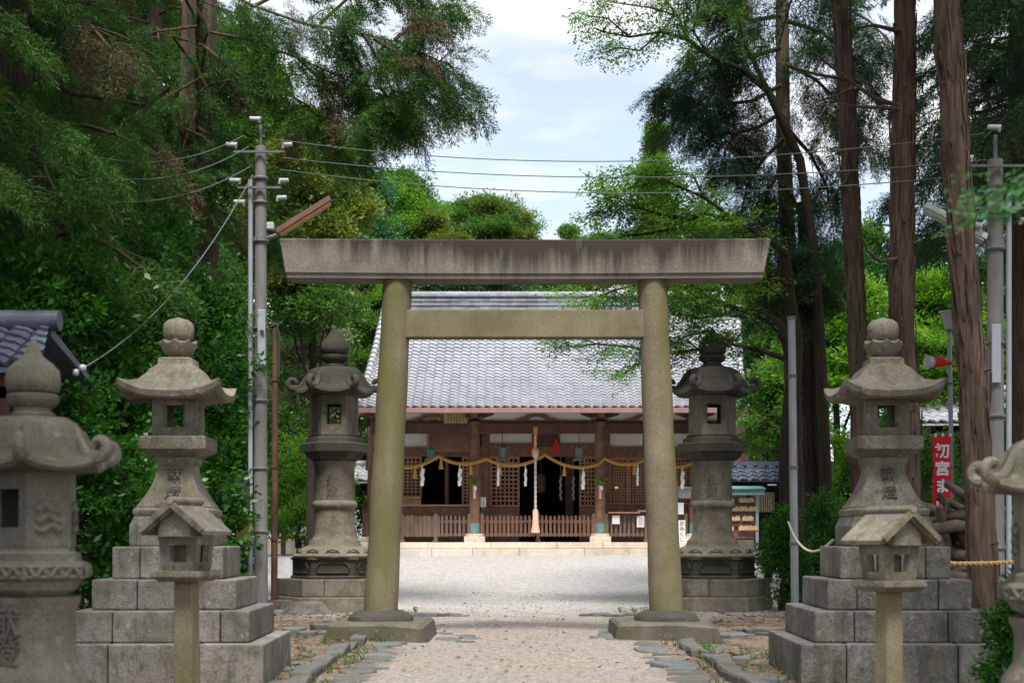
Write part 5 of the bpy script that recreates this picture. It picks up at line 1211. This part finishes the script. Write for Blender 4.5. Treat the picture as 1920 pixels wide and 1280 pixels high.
def cedar(loc, H, r, base, Lmax, nb, seed, label, leaf='leaf_cedar', bank='cedar', per_m=7, size=.65, group=None, build=True, brown=.12, droop=-.38, name='cedar_tree', cat='cedar tree', az=None):
    t = Tree(loc, seed); x, y, z = loc; tp = trunk_pts(x, y, z - .1, H, n=10, seed=seed); t.limb(tp, r, r * .18, 14); flare(t, x, y, z, r)
    for i in range(nb):
        f = (i + .5) / nb; hz = base + (H - base) * f ** 1.05; a = (i * 2.39996 + seed) if az is None else az[0] + (az[1] - az[0]) * t.rr.random(); L = Lmax * (1 - f) ** .75 * t.rr.uniform(.65, 1.1) + .5
        p0 = Vector((x, y, z + hz)); d = Vector((math.cos(a), math.sin(a), 0)); pts = []
        for k in range(7):
            u = k / 6; pts.append(p0 + d * L * u + Vector((0, 0, .25 * L * u - .55 * L * u * u + t.rr.uniform(-.04, .04) * L)))
        t.limb(pts, max(.018, r * .2 * (1 - f * .6)), .008, 6); t.sprays(pts, leaf, bank, per_m, size, .12, 1.0, droop, .35, .32)
        for k in (2, 3, 4, 5):
            sd = d.cross(Vector((0, 0, 1))) * t.rr.choice((-1, 1)); q0 = pts[k]; q1 = q0 + (d * .5 + sd * .8 + Vector((0, 0, -.35))) * L * .33 * t.rr.uniform(.6, 1.2); sp = [q0, q0.lerp(q1, .5) + Vector((0, 0, .05)), q1]; t.limb(sp, .014, .006, 5)
            t.sprays(sp, leaf if t.rr.random() > brown else 'leaf_brown', bank, per_m, size * .9, .1, .9, droop * 1.2, .35, .2)
    return t.build(name, label, cat, 'bark_cedar', None, group) if build else t

def broadleaf(loc, label, trunk_h, r, blobs, leaf, barkm='bark_dark', bank='broad', name='broadleaf_tree', cat='tree', group=None, seed=0, lean=(0, 0)):
    """blobs: (centre, radii, number of clusters, cluster size[, leaf material])"""
    t = Tree(loc, seed); x, y, z = loc; tp = trunk_pts(x, y, z - .1, trunk_h, lean, 7, .06, seed); t.limb(tp, r, r * .45, 10); flare(t, x, y, z, r); top = Vector(tp[-1])
    for bl in blobs:
        c = Vector(bl[0]); frm = Vector(tp[-1]) if c.z > top.z - .5 else Vector(tp[max(1, int(len(tp) * .5))]); mid = t.bough(frm, c, r * .4, .1, 6, .06, r * .15)
        t.blob(c, bl[1], bl[2], bl[4] if len(bl) > 4 else leaf, bank, bl[3], frm=mid[-2], limbs=5, r0=r * .14)
    return t.build(name, label, cat, barkm, None, group)
def dup(o, loc, rz, label, scale=1.0, group=None):
    c = copy_tree(o); c.location = loc; c.rotation_euler = (0, 0, rz); c.scale = (scale,) * 3; c['label'] = label
    if group: c['group'] = group
    elif 'group' in c: del c['group']
    return c
def G(px, Y): x = PX(px, Y); return (x, Y, ground_z(x, Y))

# ---- left side: cedars
t = Tree(G(372, 24.0), 5); x0, y0, z0 = t.loc
tp = [(x0 + d, y0, z0 + h) for d, h in ((0, -.1), (0, 1.5), (-.05, 3), (.02, 4.5), (.05, 6), (.0, 7.5), (.05, 9), (.08, 11), (.0, 14), (.05, 18))]
t.limb(tp, .38, .2, 16); flare(t, x0, y0, z0, .38)
t.limb([(x0 - .42, y0 + .6, z0 - .1), (x0 - .40, y0 + .6, z0 + 3), (x0 - .35, y0 + .6, z0 + 7), (x0 - .2, y0 + .5, z0 + 12)], .24, .14, 12)
BR = [  # boughs given as points of the photograph at their own distance
    ([(385, -40), (470, 10), (570, 45), (660, 62), (740, 78), (825, 115)], 23.0, 13, .62), ([(390, 60), (470, 75), (560, 110), (650, 150), (740, 190)], 23.6, 12, .6),
    ([(385, 90), (450, 140), (520, 165), (580, 200), (610, 250)], 23.2, 8, .55), ([(680, 62), (715, 120), (735, 170), (725, 205)], 22.8, 13, .55), ([(640, 50), (670, 110), (690, 170), (705, 215)], 23.0, 11, .55),
    ([(740, 75), (780, 40), (810, 20), (840, 10)], 22.6, 13, .6), ([(700, 72), (760, 110), (800, 140), (830, 160)], 22.4, 13, .55), ([(600, 45), (660, -10), (740, -30), (800, -50)], 23.4, 12, .6),
    ([(480, 10), (560, -30), (640, -60), (720, -90)], 23.5, 9, .6), ([(560, 110), (610, 160), (630, 190)], 23.4, 6, .5), ([(710, 160), (735, 195), (725, 225)], 22.9, 11, .5), ([(650, 110), (690, 160), (700, 200)], 23.2, 8, .5),
    ([(370, 150), (300, 190), (240, 250), (200, 330)], 23.2, 10, .6), ([(370, 240), (430, 270), (480, 330), (500, 420)], 23.5, 8, .55), ([(368, 50), (290, 60), (210, 110), (150, 190)], 23.0, 10, .65), ([(365, 300), (310, 330), (270, 400), (260, 470)], 23.0, 9, .6), ([(365, 120), (390, 170), (400, 240), (395, 300)], 23.3, 6, .5), ([(368, 210), (345, 270), (340, 340)], 23.3, 6, .5), ([(372, 20), (395, 70), (405, 130)], 23.3, 6, .5), ([(325, 70), (380, 85), (435, 115)], 23.3, 8, .5), ([(432, 150), (385, 165), (335, 205)], 23.2, 8, .5), ([(330, 235), (378, 255), (425, 295)], 23.3, 8, .5), ([(425, 330), (380, 345), (335, 390)], 23.2, 8, .5), ([(335, -25), (385, 5), (440, 25)], 23.3, 8, .5), ([(370, -60), (300, -70), (220, -20), (150, 40)], 23.0, 10, .6)]
for pts_, Y, pm_, sz in BR:
    pp = [P(a, c_, Y + (i - 2) * .12) for i, (a, c_) in enumerate(pts_)]; t.limb(([Vector((x0, y0, pp[0].z - .25))] if 300 < pts_[0][0] < 445 else []) + pp, .032, .010, 7); t.sprays(pp, 'leaf_cedar', 'cedar', pm_ * 2.0, sz * .75, .1, 1.0, -.55, .4, .3)
    for i in range(2, len(pp)):
        for k in range(3):
            q = pp[i] + Vector((t.rr.uniform(-.5, .7), t.rr.uniform(-.6, .6), t.rr.uniform(-.55, .2))); sp = [pp[i], pp[i].lerp(q, .5) + Vector((0, 0, .06)), q]; t.limb(sp, .014, .005, 5); t.sprays(sp, 'leaf_brown' if t.rr.random() < .16 else 'leaf_cedar', 'cedar', 18, .42, .1, .9, -.7, .4, .16)
t.build('cedar_tree', 'big red-barked cedar at left whose long bough reaches into the sky', 'cedar tree', 'bark_cedar', None)
cedA = cedar(G(30, 18.5), 18, .33, 4.4, 2.3, 64, 1, 'dark cedar with drooping boughs at the left behind the near lantern', per_m=13, size=.46)
dup(cedA, G(-230, 15.5), 1.3, 'dark cedar at the upper left corner of the view', 1.0)
dup(cedA, G(290, 31), 2.6, 'shaded cedar standing behind the left bushes, between two bigger cedars', 1.05)
dup(cedA, G(-60, 27), 4.1, 'shaded cedar deep in the left wood behind the far left roof', 1.15)

# ---- left side: broadleaf trees and bushes
def camellia(px, Y, H, wd, label, seed, leaf='leaf_camellia', n=900, size=.42, group='dark glossy bushes at left', bank='broad', name='bush', cat='bush'):
    x, y, z = G(px, Y); rr = random.Random(seed); bl = []
    k = 6
    for i in range(k):
        f = (i + .5) / k; a = i * 2.4 + seed; rad = wd * (.62 - .25 * abs(f - .4)); bl.append(((x + wd * .45 * math.cos(a) * (1 - f * .5), y + wd * .4 * math.sin(a) * (1 - f * .5), z + H * (.14 + .76 * f)), (rad * rr.uniform(.8, 1.15), rad, H * .2 * rr.uniform(.8, 1.2)), int(n / k * rr.uniform(.8, 1.2)), size))
    return broadleaf((x, y, z), label, H * .55, .07, bl, leaf, 'bark_dark', bank, name, cat, group, seed)
camellia(40, 16.5, 4.5, 1.5, 'dark glossy bush behind the near left lantern', 1, n=1500)
camellia(185, 18.5, 5.0, 1.35, 'tall dark glossy bush left behind the stepped lantern', 2, n=1500)
camellia(335, 20.0, 5.3, .95, 'tall glossy bush right behind the stepped lantern finial', 3, n=1500)
camellia(410, 22.5, 4.8, .62, 'glossy bush tucked behind the left utility pole', 4, n=1100)
camellia(290, 16.2, 2.0, .9, 'low dark bush beside the stepped base of the left lantern', 5, n=500)
camellia(-110, 15.6, 3.4, 1.2, 'dark bush at the very left behind the near lantern roof', 6, n=900)
camellia(110, 24, 7.5, 2.2, 'broad dark evergreen under the cedars at far left', 7, n=1700, group=None, name='broadleaf_tree', cat='tree')
camellia(350, 26, 6.6, 1.4, 'mid-green evergreen between the cedar trunk and the left pole', 8, n=1500, group=None, name='broadleaf_tree', cat='tree')
camellia(560, 40, 3.4, 1.5, 'bright green bush behind the thin rusty pole', 9, 'leaf_bright', 1500, .42, None)
camellia(625, 49, 6.6, 1.8, 'fresh green bush by the left corner of the hall roof', 10, 'leaf_bright', 1700, .45, None)
camellia(520, 46, 6.8, 2.6, 'green shrubby tree beyond the notice board', 17, 'leaf_green', 1500, .5, None, name='broadleaf_tree', cat='tree')
camellia(690, 49, 3.6, .9, 'small bush between the red shed and the left dark lantern', 11, 'leaf_green', 500, .36, None)
def round_tree(px, Y, top_py, bot_py, wpx, label, seed, leaf, bank='fine', n=2200, size=.6, barkm='bark_dark', k=11, alt=None, name='broadleaf_tree', group=None, th=.45, flat=.55, mode='oval'):
    """crown that spans those heights of the photograph at distance Y, made of k uneven clumps"""
    x, y, z = G(px, Y); zt, zb, hw = PZ(top_py, Y), max(PZ(bot_py, Y), z + .5), wpx / F * Y / 2; rr = random.Random(seed); bl = []; hh = (zt - zb)
    for i in range(k):
        f = (i + .5) / k; a = i * 2.39996 + seed
        if mode == 'dome':
            q = hw * .85 * math.sqrt(f); rad = hw * rr.uniform(.22, .36); zz = zt - rad * flat - hh * .8 * (1 - math.sqrt(max(0, 1 - f * .95))) - rr.uniform(0, .08) * hh
        elif mode == 'cone':
            q = hw * .55 * (1 - f) ** .7 * (0 if f > .8 else 1); rad = hw * (.72 - .5 * f) * rr.uniform(.85, 1.1); zz = zb + (hh - rad * flat) * f ** .9
        else:
            prof = math.sqrt(max(.05, 1 - (2 * f - .85) ** 2 * .8)); q = hw * prof * .62 * (0 if i == k - 1 else 1); rad = hw * rr.uniform(.34, .52) * (.6 + .4 * prof); zz = zb + hh * (.08 + .90 * f) - rad * flat * .3
        bl.append(((x + q * math.cos(a), y + q * math.sin(a) * .8, zz), (rad, rad, rad * flat * rr.uniform(.9, 1.3)), int(n / k), size, alt if alt and rr.random() < .3 else leaf))
    return broadleaf((x, y, z), label, max(1.0, (zb - z) + hh * th), max(.12, hw * .07), bl, leaf, barkm, bank, name, 'tree', group, seed)
round_tree(200, 34, -120, 420, 330, 'olive-green tall tree glimpsed between the left cedars', 21, 'leaf_olive', n=3600, size=.7, k=15, flat=.7)
round_tree(585, 35, 215, 640, 200, 'yellow-green tall narrow tree behind the amber tube lamp', 22, 'leaf_olive', n=3600, size=.5, k=16, alt='leaf_green', flat=.9)
round_tree(450, 40, 60, 560, 240, 'tall green tree in the wood behind the left utility pole', 23, 'leaf_green', n=3000, size=.7, k=14, flat=.7)
round_tree(640, 50, 265, 700, 240, 'blue-green tree rising behind the left end of the torii lintel', 24, 'leaf_blue', n=3400, size=.7, k=15, flat=.8)
round_tree(600, 42, 520, 800, 130, 'pale grey-green tree below the left end of the torii lintel', 25, 'leaf_pale', n=1600, size=.5, k=10, flat=.8)
round_tree(690, 47, 520, 800, 130, 'leafy green tree touching the left edge of the hall roof', 26, 'leaf_green', n=2000, size=.5, k=12, alt='leaf_bright', flat=.8)
round_tree(560, 57, 430, 980, 330, 'dense green tree closing the view between the left pole and dark lantern', 27, 'leaf_green', n=3600, size=.75, k=18, flat=.8)
camellia(590, 50, 4.2, 3.0, 'low green bushes beyond the pale notice board', 28, 'leaf_green', 1500, .5, None)
round_tree(1420, 54, 560, 980, 260, 'green tree filling the gap right of the hall', 29, 'leaf_green', n=2600, size=.7, k=14, flat=.8)
# ---- behind the hall
round_tree(735, 60, 325, 560, 230, 'light green tree with pale limbs behind the hall, left', 31, 'leaf_green', n=5200, size=.6, k=26, barkm='bark_pale', alt='leaf_bright', mode='dome', flat=.6, th=.3)
round_tree(900, 64, 368, 560, 250, 'spreading tree with clumped crown and pale limbs behind the hall ridge', 32, 'leaf_green', n=6500, size=.5, k=30, barkm='bark_pale', flat=.5, alt='leaf_olive', th=.2, mode='dome')
round_tree(815, 58, 395, 620, 120, 'rounded olive tree between the two light trees behind the hall', 33, 'leaf_olive', n=1700, size=.55, k=10, barkm='bark_pale', alt='leaf_green')
round_tree(880, 56, 490, 640, 220, 'low dark pine-like tree just above the hall ridge', 34, 'leaf_cedar_dark', n=2200, size=.55, k=12, flat=.4)
round_tree(1066, 80, 426, 600, 80, 'small round far tree right of the sky gap above the lintel', 35, 'leaf_green', n=1200, size=.7, k=8)
round_tree(1120, 78, 445, 600, 90, 'small pale far tree beside the round far tree', 36, 'leaf_olive', n=1200, size=.7, k=8)
round_tree(1230, 55, 222, 600, 120, 'pointed light green tree rising right of the sky gap', 37, 'leaf_bright', n=4200, size=.4, k=24, flat=1.1, alt='leaf_olive', mode='cone')
round_tree(1330, 58, 400, 700, 240, 'bright leafy tree behind the right end of the hall', 38, 'leaf_bright', n=2600, size=.6, k=13)
round_tree(1000, 70, 520, 640, 200, 'dark distant tree behind the middle of the hall ridge', 39, 'leaf_blue', n=1500, size=.7, k=10)

# ---- right side: maple with layered leaves
t = Tree(G(1492, 24.5), 41); x0, y0, z0 = t.loc; MY = 24.5
def layer_bough(t, pts_, Y, r, dens, size=.5, key='leaf_green', bank='layer', dY=.0, side=.7, start=.35):
    pp = [P(a, c_, Y + dY * i) for i, (a, c_) in enumerate(pts_)]; t.limb(pp, r, .012, 8); t.sprays(pp, key, bank, dens, size, start, 1.0, -.06, .3, .25)
    for i in range(1, len(pp)):
        for k in range(3):
            q = pp[i] + Vector((t.rr.uniform(-.9, .5), t.rr.uniform(-.9, .9), t.rr.uniform(-.2, .3))) * side; sp = [pp[i], pp[i].lerp(q, .5) + Vector((0, 0, .05)), q]; t.limb(sp, r * .28, .005, 5); t.sprays(sp, key, bank, dens, size, .2, 1.0, -.08, .3, .16)
    return pp
t.limb([P(a, c_, MY) for a, c_ in ((1500, 1130), (1486, 1000), (1478, 900), (1480, 800), (1488, 720), (1492, 640), (1480, 560), (1470, 470))], .20, .10, 12)
t.limb([P(a, c_, MY) for a, c_ in ((1490, 700), (1478, 640), (1455, 605), (1420, 590), (1370, 585))], .13, .08, 10)
for pts_, r, dn, sz in (([(1420, 592), (1370, 575), (1330, 560), (1290, 540), (1250, 535)], .06, 10, .42), ([(1400, 590), (1360, 590), (1310, 596), (1265, 585)], .05, 10, .42), ([(1470, 672), (1420, 655), (1370, 645), (1310, 655), (1250, 660)], .05, 8, .36), ([(1330, 560), (1280, 520), (1230, 525), (1150, 545), (1110, 560)], .03, 12, .36),
                        ([(1310, 655), (1240, 665), (1180, 650), (1120, 645), (1070, 650)], .025, 11, .28), ([(1250, 660), (1200, 680), (1170, 700)], .02, 10, .26), ([(1370, 640), (1330, 620), (1290, 630)], .03, 11, .34),
                        ([(1478, 480), (1430, 440), (1380, 415), (1320, 400), (1270, 410)], .06, 10, .42), ([(1380, 415), (1320, 370), (1250, 340), (1190, 350), (1140, 375)], .035, 14, .40), ([(1320, 400), (1260, 430), (1200, 440), (1130, 450)], .03, 13, .4), ([(1320, 370), (1300, 330), (1260, 320), (1200, 325)], .025, 12, .36),
                        ([(1280, 410), (1230, 400), (1180, 385), (1150, 360)], .025, 13, .38), ([(1470, 560), (1430, 530), (1380, 520), (1330, 545)], .04, 10, .4)):
    layer_bough(t, pts_, MY - .4, r, dn * 2.3, sz * .9, 'leaf_bright' if t.rr.random() < .45 else 'leaf_green', side=.75)
t.build('maple_tree', 'dark-trunked maple with layered green leaves reaching over the right torii leg', 'maple tree', 'bark_dark', None)
# the upper limb with small leaves that leans into the sky from the right
t = Tree(G(1545, 26.0), 43); UY = 25.5
t.limb([P(a, c_, 26.0) for a, c_ in ((1552, 1090), (1548, 900), (1540, 700), (1530, 500), (1500, 300), (1440, 170), (1390, 130))], .13, .06, 12)
for pts_, r, dn, sz in (([(1390, 130), (1330, 105), (1290, 75), (1240, 60), (1180, 70), (1130, 60)], .05, 9, .34), ([(1290, 75), (1270, 30), (1240, -10), (1200, -40)], .03, 9, .34), ([(1330, 105), (1300, 60), (1310, 10), (1330, -30)], .03, 10, .36), ([(1240, 60), (1200, 95), (1160, 90), (1130, 100)], .02, 10, .3), ([(1180, 70), (1140, 35), (1100, 30)], .02, 10, .3), ([(1270, 30), (1220, 15), (1150, 5)], .02, 10, .32), ([(1440, 170), (1400, 90), (1380, 20), (1360, -40)], .05, 10, .4)):
    layer_bough(t, pts_, UY, r, dn * 1.8, sz * .9, 'leaf_green', side=.55, start=.25)
t.build('broadleaf_tree', 'slender tree at right whose upper limb of small leaves crosses the sky', 'tree', 'bark_dark', None)

# ---- right side: cedars
t = Tree(G(1468, 27.0), 45); x0, y0, z0 = t.loc; t.limb([(x0 + d, y0, z0 + h) for d, h in ((.25, -.1), (.22, 3), (.12, 6), (0, 9), (-.02, 12), (0, 17))], .19, .10, 14); CY = 26.6
for pts_, pm_, sz in (([(1465, 90), (1400, 110), (1340, 140), (1300, 155), (1265, 170)], 13, .55), ([(1465, 160), (1410, 190), (1365, 195), (1325, 200), (1290, 190)], 14, .5), ([(1465, 30), (1400, 40), (1340, 70), (1310, 110)], 12, .55), ([(1468, 210), (1420, 240), (1380, 250), (1360, 280), (1355, 305)], 12, .5), ([(1470, 260), (1430, 300), (1400, 350), (1390, 400)], 11, .5),
                      ([(1465, -20), (1400, -10), (1350, 10)], 12, .55), ([(1475, 120), (1530, 150), (1580, 200), (1620, 260)], 12, .55), ([(1475, 40), (1540, 60), (1600, 110), (1640, 170)], 11, .55), ([(1475, 240), (1520, 290), (1550, 350), (1560, 420)], 11, .55), ([(1475, -30), (1560, 0), (1630, 40), (1680, 90)], 11, .55),
                      ([(1472, 340), (1500, 400), (1520, 470), (1525, 540)], 11, .5), ([(1470, 380), (1450, 440), (1440, 500), (1450, 560)], 12, .5), ([(1472, 300), (1440, 360), (1420, 430), (1430, 490)], 9, .5), ([(1474, 430), (1500, 490), (1490, 560)], 10, .45)):
    pp = [P(a, c_, CY + (i % 3 - 1) * .25) for i, (a, c_) in enumerate(pts_)]; t.limb(pp, .045, .012, 7); t.sprays(pp, 'leaf_cedar_dark', 'cedar', pm_ * 1.9, sz * .85, .05, 1.0, -.5, .4, .34)
    for i in range(1, len(pp)):
        for k in range(3):
            q = pp[i] + Vector((t.rr.uniform(-.6, .5), t.rr.uniform(-.7, .7), t.rr.uniform(-.7, .2))); sp = [pp[i], pp[i].lerp(q, .5) + Vector((0, 0, .06)), q]; t.limb(sp, .014, .005, 5); t.sprays(sp, 'leaf_brown' if t.rr.random() < .1 else 'leaf_cedar_dark', 'cedar', 17, .44, .1, .9, -.6, .4, .18)
t.build('cedar_tree', 'dark blue-green cedar right of the sky with foliage down its trunk', 'cedar tree', 'bark_cedar', None)
def bare_trunk(pts_, Y, r0, r1, label, branches=(), seed=0, crown=True, barkm='bark_cedar'):
    x, y, z = G(pts_[0][0], Y); t = Tree((x, y, z), seed); pp = [P(a, c_, Y) for a, c_ in pts_]; pp[0] = Vector((pp[0].x, Y, z - .15))
    top = pp[-1]; pp2 = pp + ([top + (pp[-1] - pp[-2]).normalized() * 3, top + (pp[-1] - pp[-2]).normalized() * 7] if crown else [])
    fine = []
    for i in range(len(pp2) - 1):
        for k in range(8): fine.append(pp2[i].lerp(pp2[i + 1], k / 8) + Vector((t.rr.uniform(-.008, .008), 0, 0)))
    fine.append(pp2[-1]); b0 = len(t.wood.v); t.limb(fine, r0, r1, 22); ph = [t.rr.uniform(0, 6.3) for _ in range(4)]
    for vi in range(b0, len(t.wood.v)):       # ribs and hollows of the bark
        q = Vector(t.wood.v[vi]); k = min((vi - b0) // 22, len(fine) - 1); c = fine[k]; a = 2 * math.pi * ((vi - b0) % 22) / 22
        t.wood.v[vi] = tuple(c + (q - c) * (1 + .05 * math.sin(3 * a + ph[0] + k * .15) + .04 * math.sin(7 * a + ph[1] - k * .1) + t.rr.uniform(-.05, .05)))
    flare(t, pp[0].x, Y, z, r0)
    for i in range(170):                      # peeling strips
        k = t.rr.randint(1, len(fine) - 12); f = k / (len(fine) - 1); rad = r0 + (r1 - r0) * f; a = t.rr.uniform(math.pi, 2 * math.pi) if t.rr.random() < .8 else t.rr.uniform(0, 6.3); c = fine[k]; d = (fine[k + 1] - c).normalized(); L = t.rr.uniform(.15, .7); wd = t.rr.uniform(.008, .022)
        o = Vector((math.cos(a), math.sin(a), 0)); s_ = Vector((-math.sin(a), math.cos(a), 0)); l1 = t.rr.uniform(.0, .02); tl = t.rr.uniform(-.05, .05)
        q0 = c + o * (rad * 1.0); q1 = c + d * L + o * (rad * 1.0 + l1 + .006) + s_ * tl; mid_ = q0.lerp(q1, .5) + o * .012
        t.wood.loft([[p_ - s_ * wd, p_ + s_ * wd, p_ + s_ * wd * .6 - o * .012, p_ - s_ * wd * .6 - o * .012] for p_ in (q0, mid_, q1)])
    for b_ in branches: t.limb([P(a, c_, Y - .1 - .1 * i) for i, (a, c_) in enumerate(b_)], .035, .008, 6)
    for i in range(14):       # short broken stubs
        q = fine[t.rr.randint(4, len(fine) - 9)]; a = t.rr.uniform(0, 6.3); t.limb([q, q + Vector((math.cos(a), math.sin(a), .1)) * (r0 + t.rr.uniform(.02, .10))], .022, .010, 5)
    if crown:
        for i in range(22):
            q = pp2[-1] - Vector((0, 0, t.rr.uniform(-.3, 6.5))); a = i * 2.4; L = t.rr.uniform(1.2, 2.6); bp = [q + Vector((math.cos(a), math.sin(a), .25 - .5 * u)) * L * u for u in (0, .3, .6, 1)]; t.limb(bp, .04, .01, 6); t.sprays(bp, 'leaf_cedar_dark', 'cedar', 11, .6, .1, 1, -.5, .35, .35)
    return t.build('cedar_tree', label, 'cedar tree', barkm, None)
bare_trunk([(1850, 1140), (1836, 950), (1822, 700), (1802, 450), (1788, 220), (1774, 0)], 16.0, .168, .125, 'bare cedar trunk leaning slightly, nearest at right beside the utility pole', seed=51)
bare_trunk([(1706, 1000), (1700, 800), (1692, 600), (1690, 400), (1694, 200), (1696, 0)], 19.0, .175, .125, 'straight reddish bare cedar trunk behind the right lantern finial', ([(1690, 200), (1640, 185), (1590, 150), (1540, 110), (1490, 60)], [(1690, 205), (1650, 202), (1600, 200), (1560, 190)], [(1650, 202), (1630, 160), (1600, 140)], [(1600, 165), (1570, 180), (1530, 190)], [(1690, 60), (1640, 48), (1590, 55)], [(1685, 485), (1650, 490), (1625, 470), (1615, 440)]), 52)
bare_trunk([(1616, 1000), (1612, 780), (1606, 600), (1596, 400), (1588, 200), (1576, 0)], 22.0, .15, .11, 'slim dark cedar trunk between the maple and the straight trunk', ([(1590, 150), (1530, 140), (1470, 120)], [(1594, 330), (1560, 370), (1540, 420)]), 53, barkm='bark_cedar')
bare_trunk([(1532, 1100), (1526, 900), (1520, 760), (1516, 640), (1510, 500), (1506, 380)], 26.5, .17, .12, 'thick dark trunk just behind the grey steel pole', (), 54, crown=False, barkm='bark_dark')
cedB = cedar(G(1915, 23), 18, .28, 6.0, 2.4, 56, 7, 'dark drooping cedar at the far right behind the utility pole', 'leaf_cedar_dark', per_m=11, size=.5)
dup(cedB, G(2090, 19), 2.0, 'dark cedar at the upper right corner of the view', 1.0)
# ---- right side: lower greenery
round_tree(1570, 33, 530, 760, 190, 'bright yellow-green maple behind the slim dark trunk', 61, 'leaf_bright', 'layer', n=1900, size=.55, k=12, flat=.35)
round_tree(1740, 34, 545, 780, 220, 'bright yellow-green maple behind the slim lamp post', 62, 'leaf_bright', 'layer', n=2100, size=.55, k=12, flat=.35)
round_tree(1880, 36, 480, 900, 220, 'dense green tree behind the right utility pole', 63, 'leaf_green', n=2600, size=.6, k=13)
round_tree(1640, 44, 430, 760, 300, 'dark green tree in the background between the right trunks', 64, 'leaf_camellia', n=2600, size=.7, k=13, alt='leaf_green')
round_tree(1450, 44, 520, 840, 220, 'green tree behind the roofed fence at right', 65, 'leaf_green', n=2200, size=.6, k=12)
round_tree(1460, 38, 690, 870, 130, 'low layered maple right of the hall roof corner', 66, 'leaf_green', 'layer', n=900, size=.5, k=8, flat=.4)
def bush(px, Y, top, wpx, label, seed, leaf, n=700, size=.36, bank='broad', group=None):
    x, y, z = G(px, Y); camellia(px, Y, PZ(top, Y) - z, wpx / F * Y * .62, label, seed, leaf, n, size, group, bank)
bush(1592, 30, 815, 70, 'bright glossy bush left of the right lantern pedestal', 71, 'leaf_bright', 700, .34)
bush(1700, 28, 800, 150, 'green bush around the red banner', 72, 'leaf_green', 1100, .36)
bush(1900, 24, 760, 160, 'green bush behind the right utility pole foot', 73, 'leaf_green', 900, .36)
bush(1470, 23.5, 960, 80, 'dark bush at the foot of the grey steel pole', 74, 'leaf_camellia', 420, .30)
bush(1545, 25.5, 945, 90, 'shaded bush between the steel pole and the right lantern', 75, 'leaf_camellia', 520, .30)
bush(1440, 30, 1010, 40, 'small dark shrub beside the votive rack', 76, 'leaf_camellia', 160, .24)
bush(1925, 9.5, 1090, 120, 'fine-leaved dark shrub at the lower right corner', 77, 'leaf_camellia', 900, .16, 'fine')
bush(452, 21, 1000, 60, 'small light shrub at the foot of the left utility pole', 78, 'leaf_green', 160, .2)
# the near twig of a tree beside the camera, blurred
t = Tree((3.4, 7.0, ground_z(3.4, 7)), 80); t.limb([(3.4, 7, 0), (3.35, 7, 1.5), (3.3, 7, 2.6), (3.2, 7, 4.2)], .07, .03, 10)
for a, c_ in (((2010, 360), (1850, 350)), ((2010, 410), (1850, 400)), ((2000, 300), (1900, 345))):
    pp = [P(a[0], a[1], 5.0), P((a[0] + c_[0]) / 2, (a[1] + c_[1]) / 2 - 6, 4.95), P(c_[0], c_[1], 4.9)]; t.limb([(3.3, 7, 2.3)] + [tuple(q) for q in pp], .015, .004, 5); t.sprays(pp, 'leaf_blue', 'layer', 32, .17, .3, .6, -.1, .4, .03)
t.build('young_tree', 'young tree at the right edge with a few blurred near leaves', 'tree', 'bark_dark', None)

gr_ = random.Random(31); b = MB()
for i in range(420):
    s_ = gr_.choice((-1, 1)); x = .1 + s_ * gr_.choice((gr_.uniform(1.55, 2.1), gr_.uniform(2.2, 2.6), gr_.uniform(3.9, 5.0))); y = gr_.uniform(9.5, 23); z = ground_z(x, y)
    for k in range(gr_.randint(3, 7)):
        a = gr_.uniform(0, 6.3); h_ = gr_.uniform(.03, .10); w_ = .006; dx, dy = math.cos(a) * h_ * .7, math.sin(a) * h_ * .7; ox, oy = gr_.uniform(-.03, .03), gr_.uniform(-.03, .03)
        b.add([(x + ox - w_, y + oy, z - .01), (x + ox + w_, y + oy, z - .01), (x + ox + dx * .6 + w_ * .7, y + oy + dy * .6, z + h_ * .7), (x + ox + dx, y + oy + dy, z + h_)], [(0, 1, 2, 3)])
tag(b.build('grass_tufts', M['leaf_green']), kind='stuff')
# ---- the wood behind everything, and unseen cedars added beside the path to shade it
for i, (px_, Y) in enumerate(((-350, 42), (-100, 46), (60, 50), (-240, 55), (2050, 52), (1960, 46), (2200, 40), (2300, 54))):
    dup(cedA if i % 2 else cedB, G(px_, Y), i * 1.7, ('tall shaded cedar deep in the left wood' if i < 4 else 'tall shaded cedar deep in the right wood'), 1.15 + .05 * (i % 3), 'cedars deep in the left wood' if i < 4 else 'cedars deep in the right wood')
cedC = cedar((-7.4, 6.0, ground_z(-7.4, 6)), 21, .34, 9.0, 5.0, 60, 15, 'unseen tall cedar added beside the path to shade it', 'leaf_cedar_dark', 'cedar_far', per_m=7, size=.85, group='unseen cedars added to shade the path')
for i, (x, y) in enumerate(((7.6, 5.5), (-5.5, -1.5))):
    dup(cedC, (x, y, ground_z(x, y)), i * 2.1, 'unseen tall cedar added beside the path to shade it', 1.0 + .05 * (i % 4), 'unseen cedars added to shade the path')
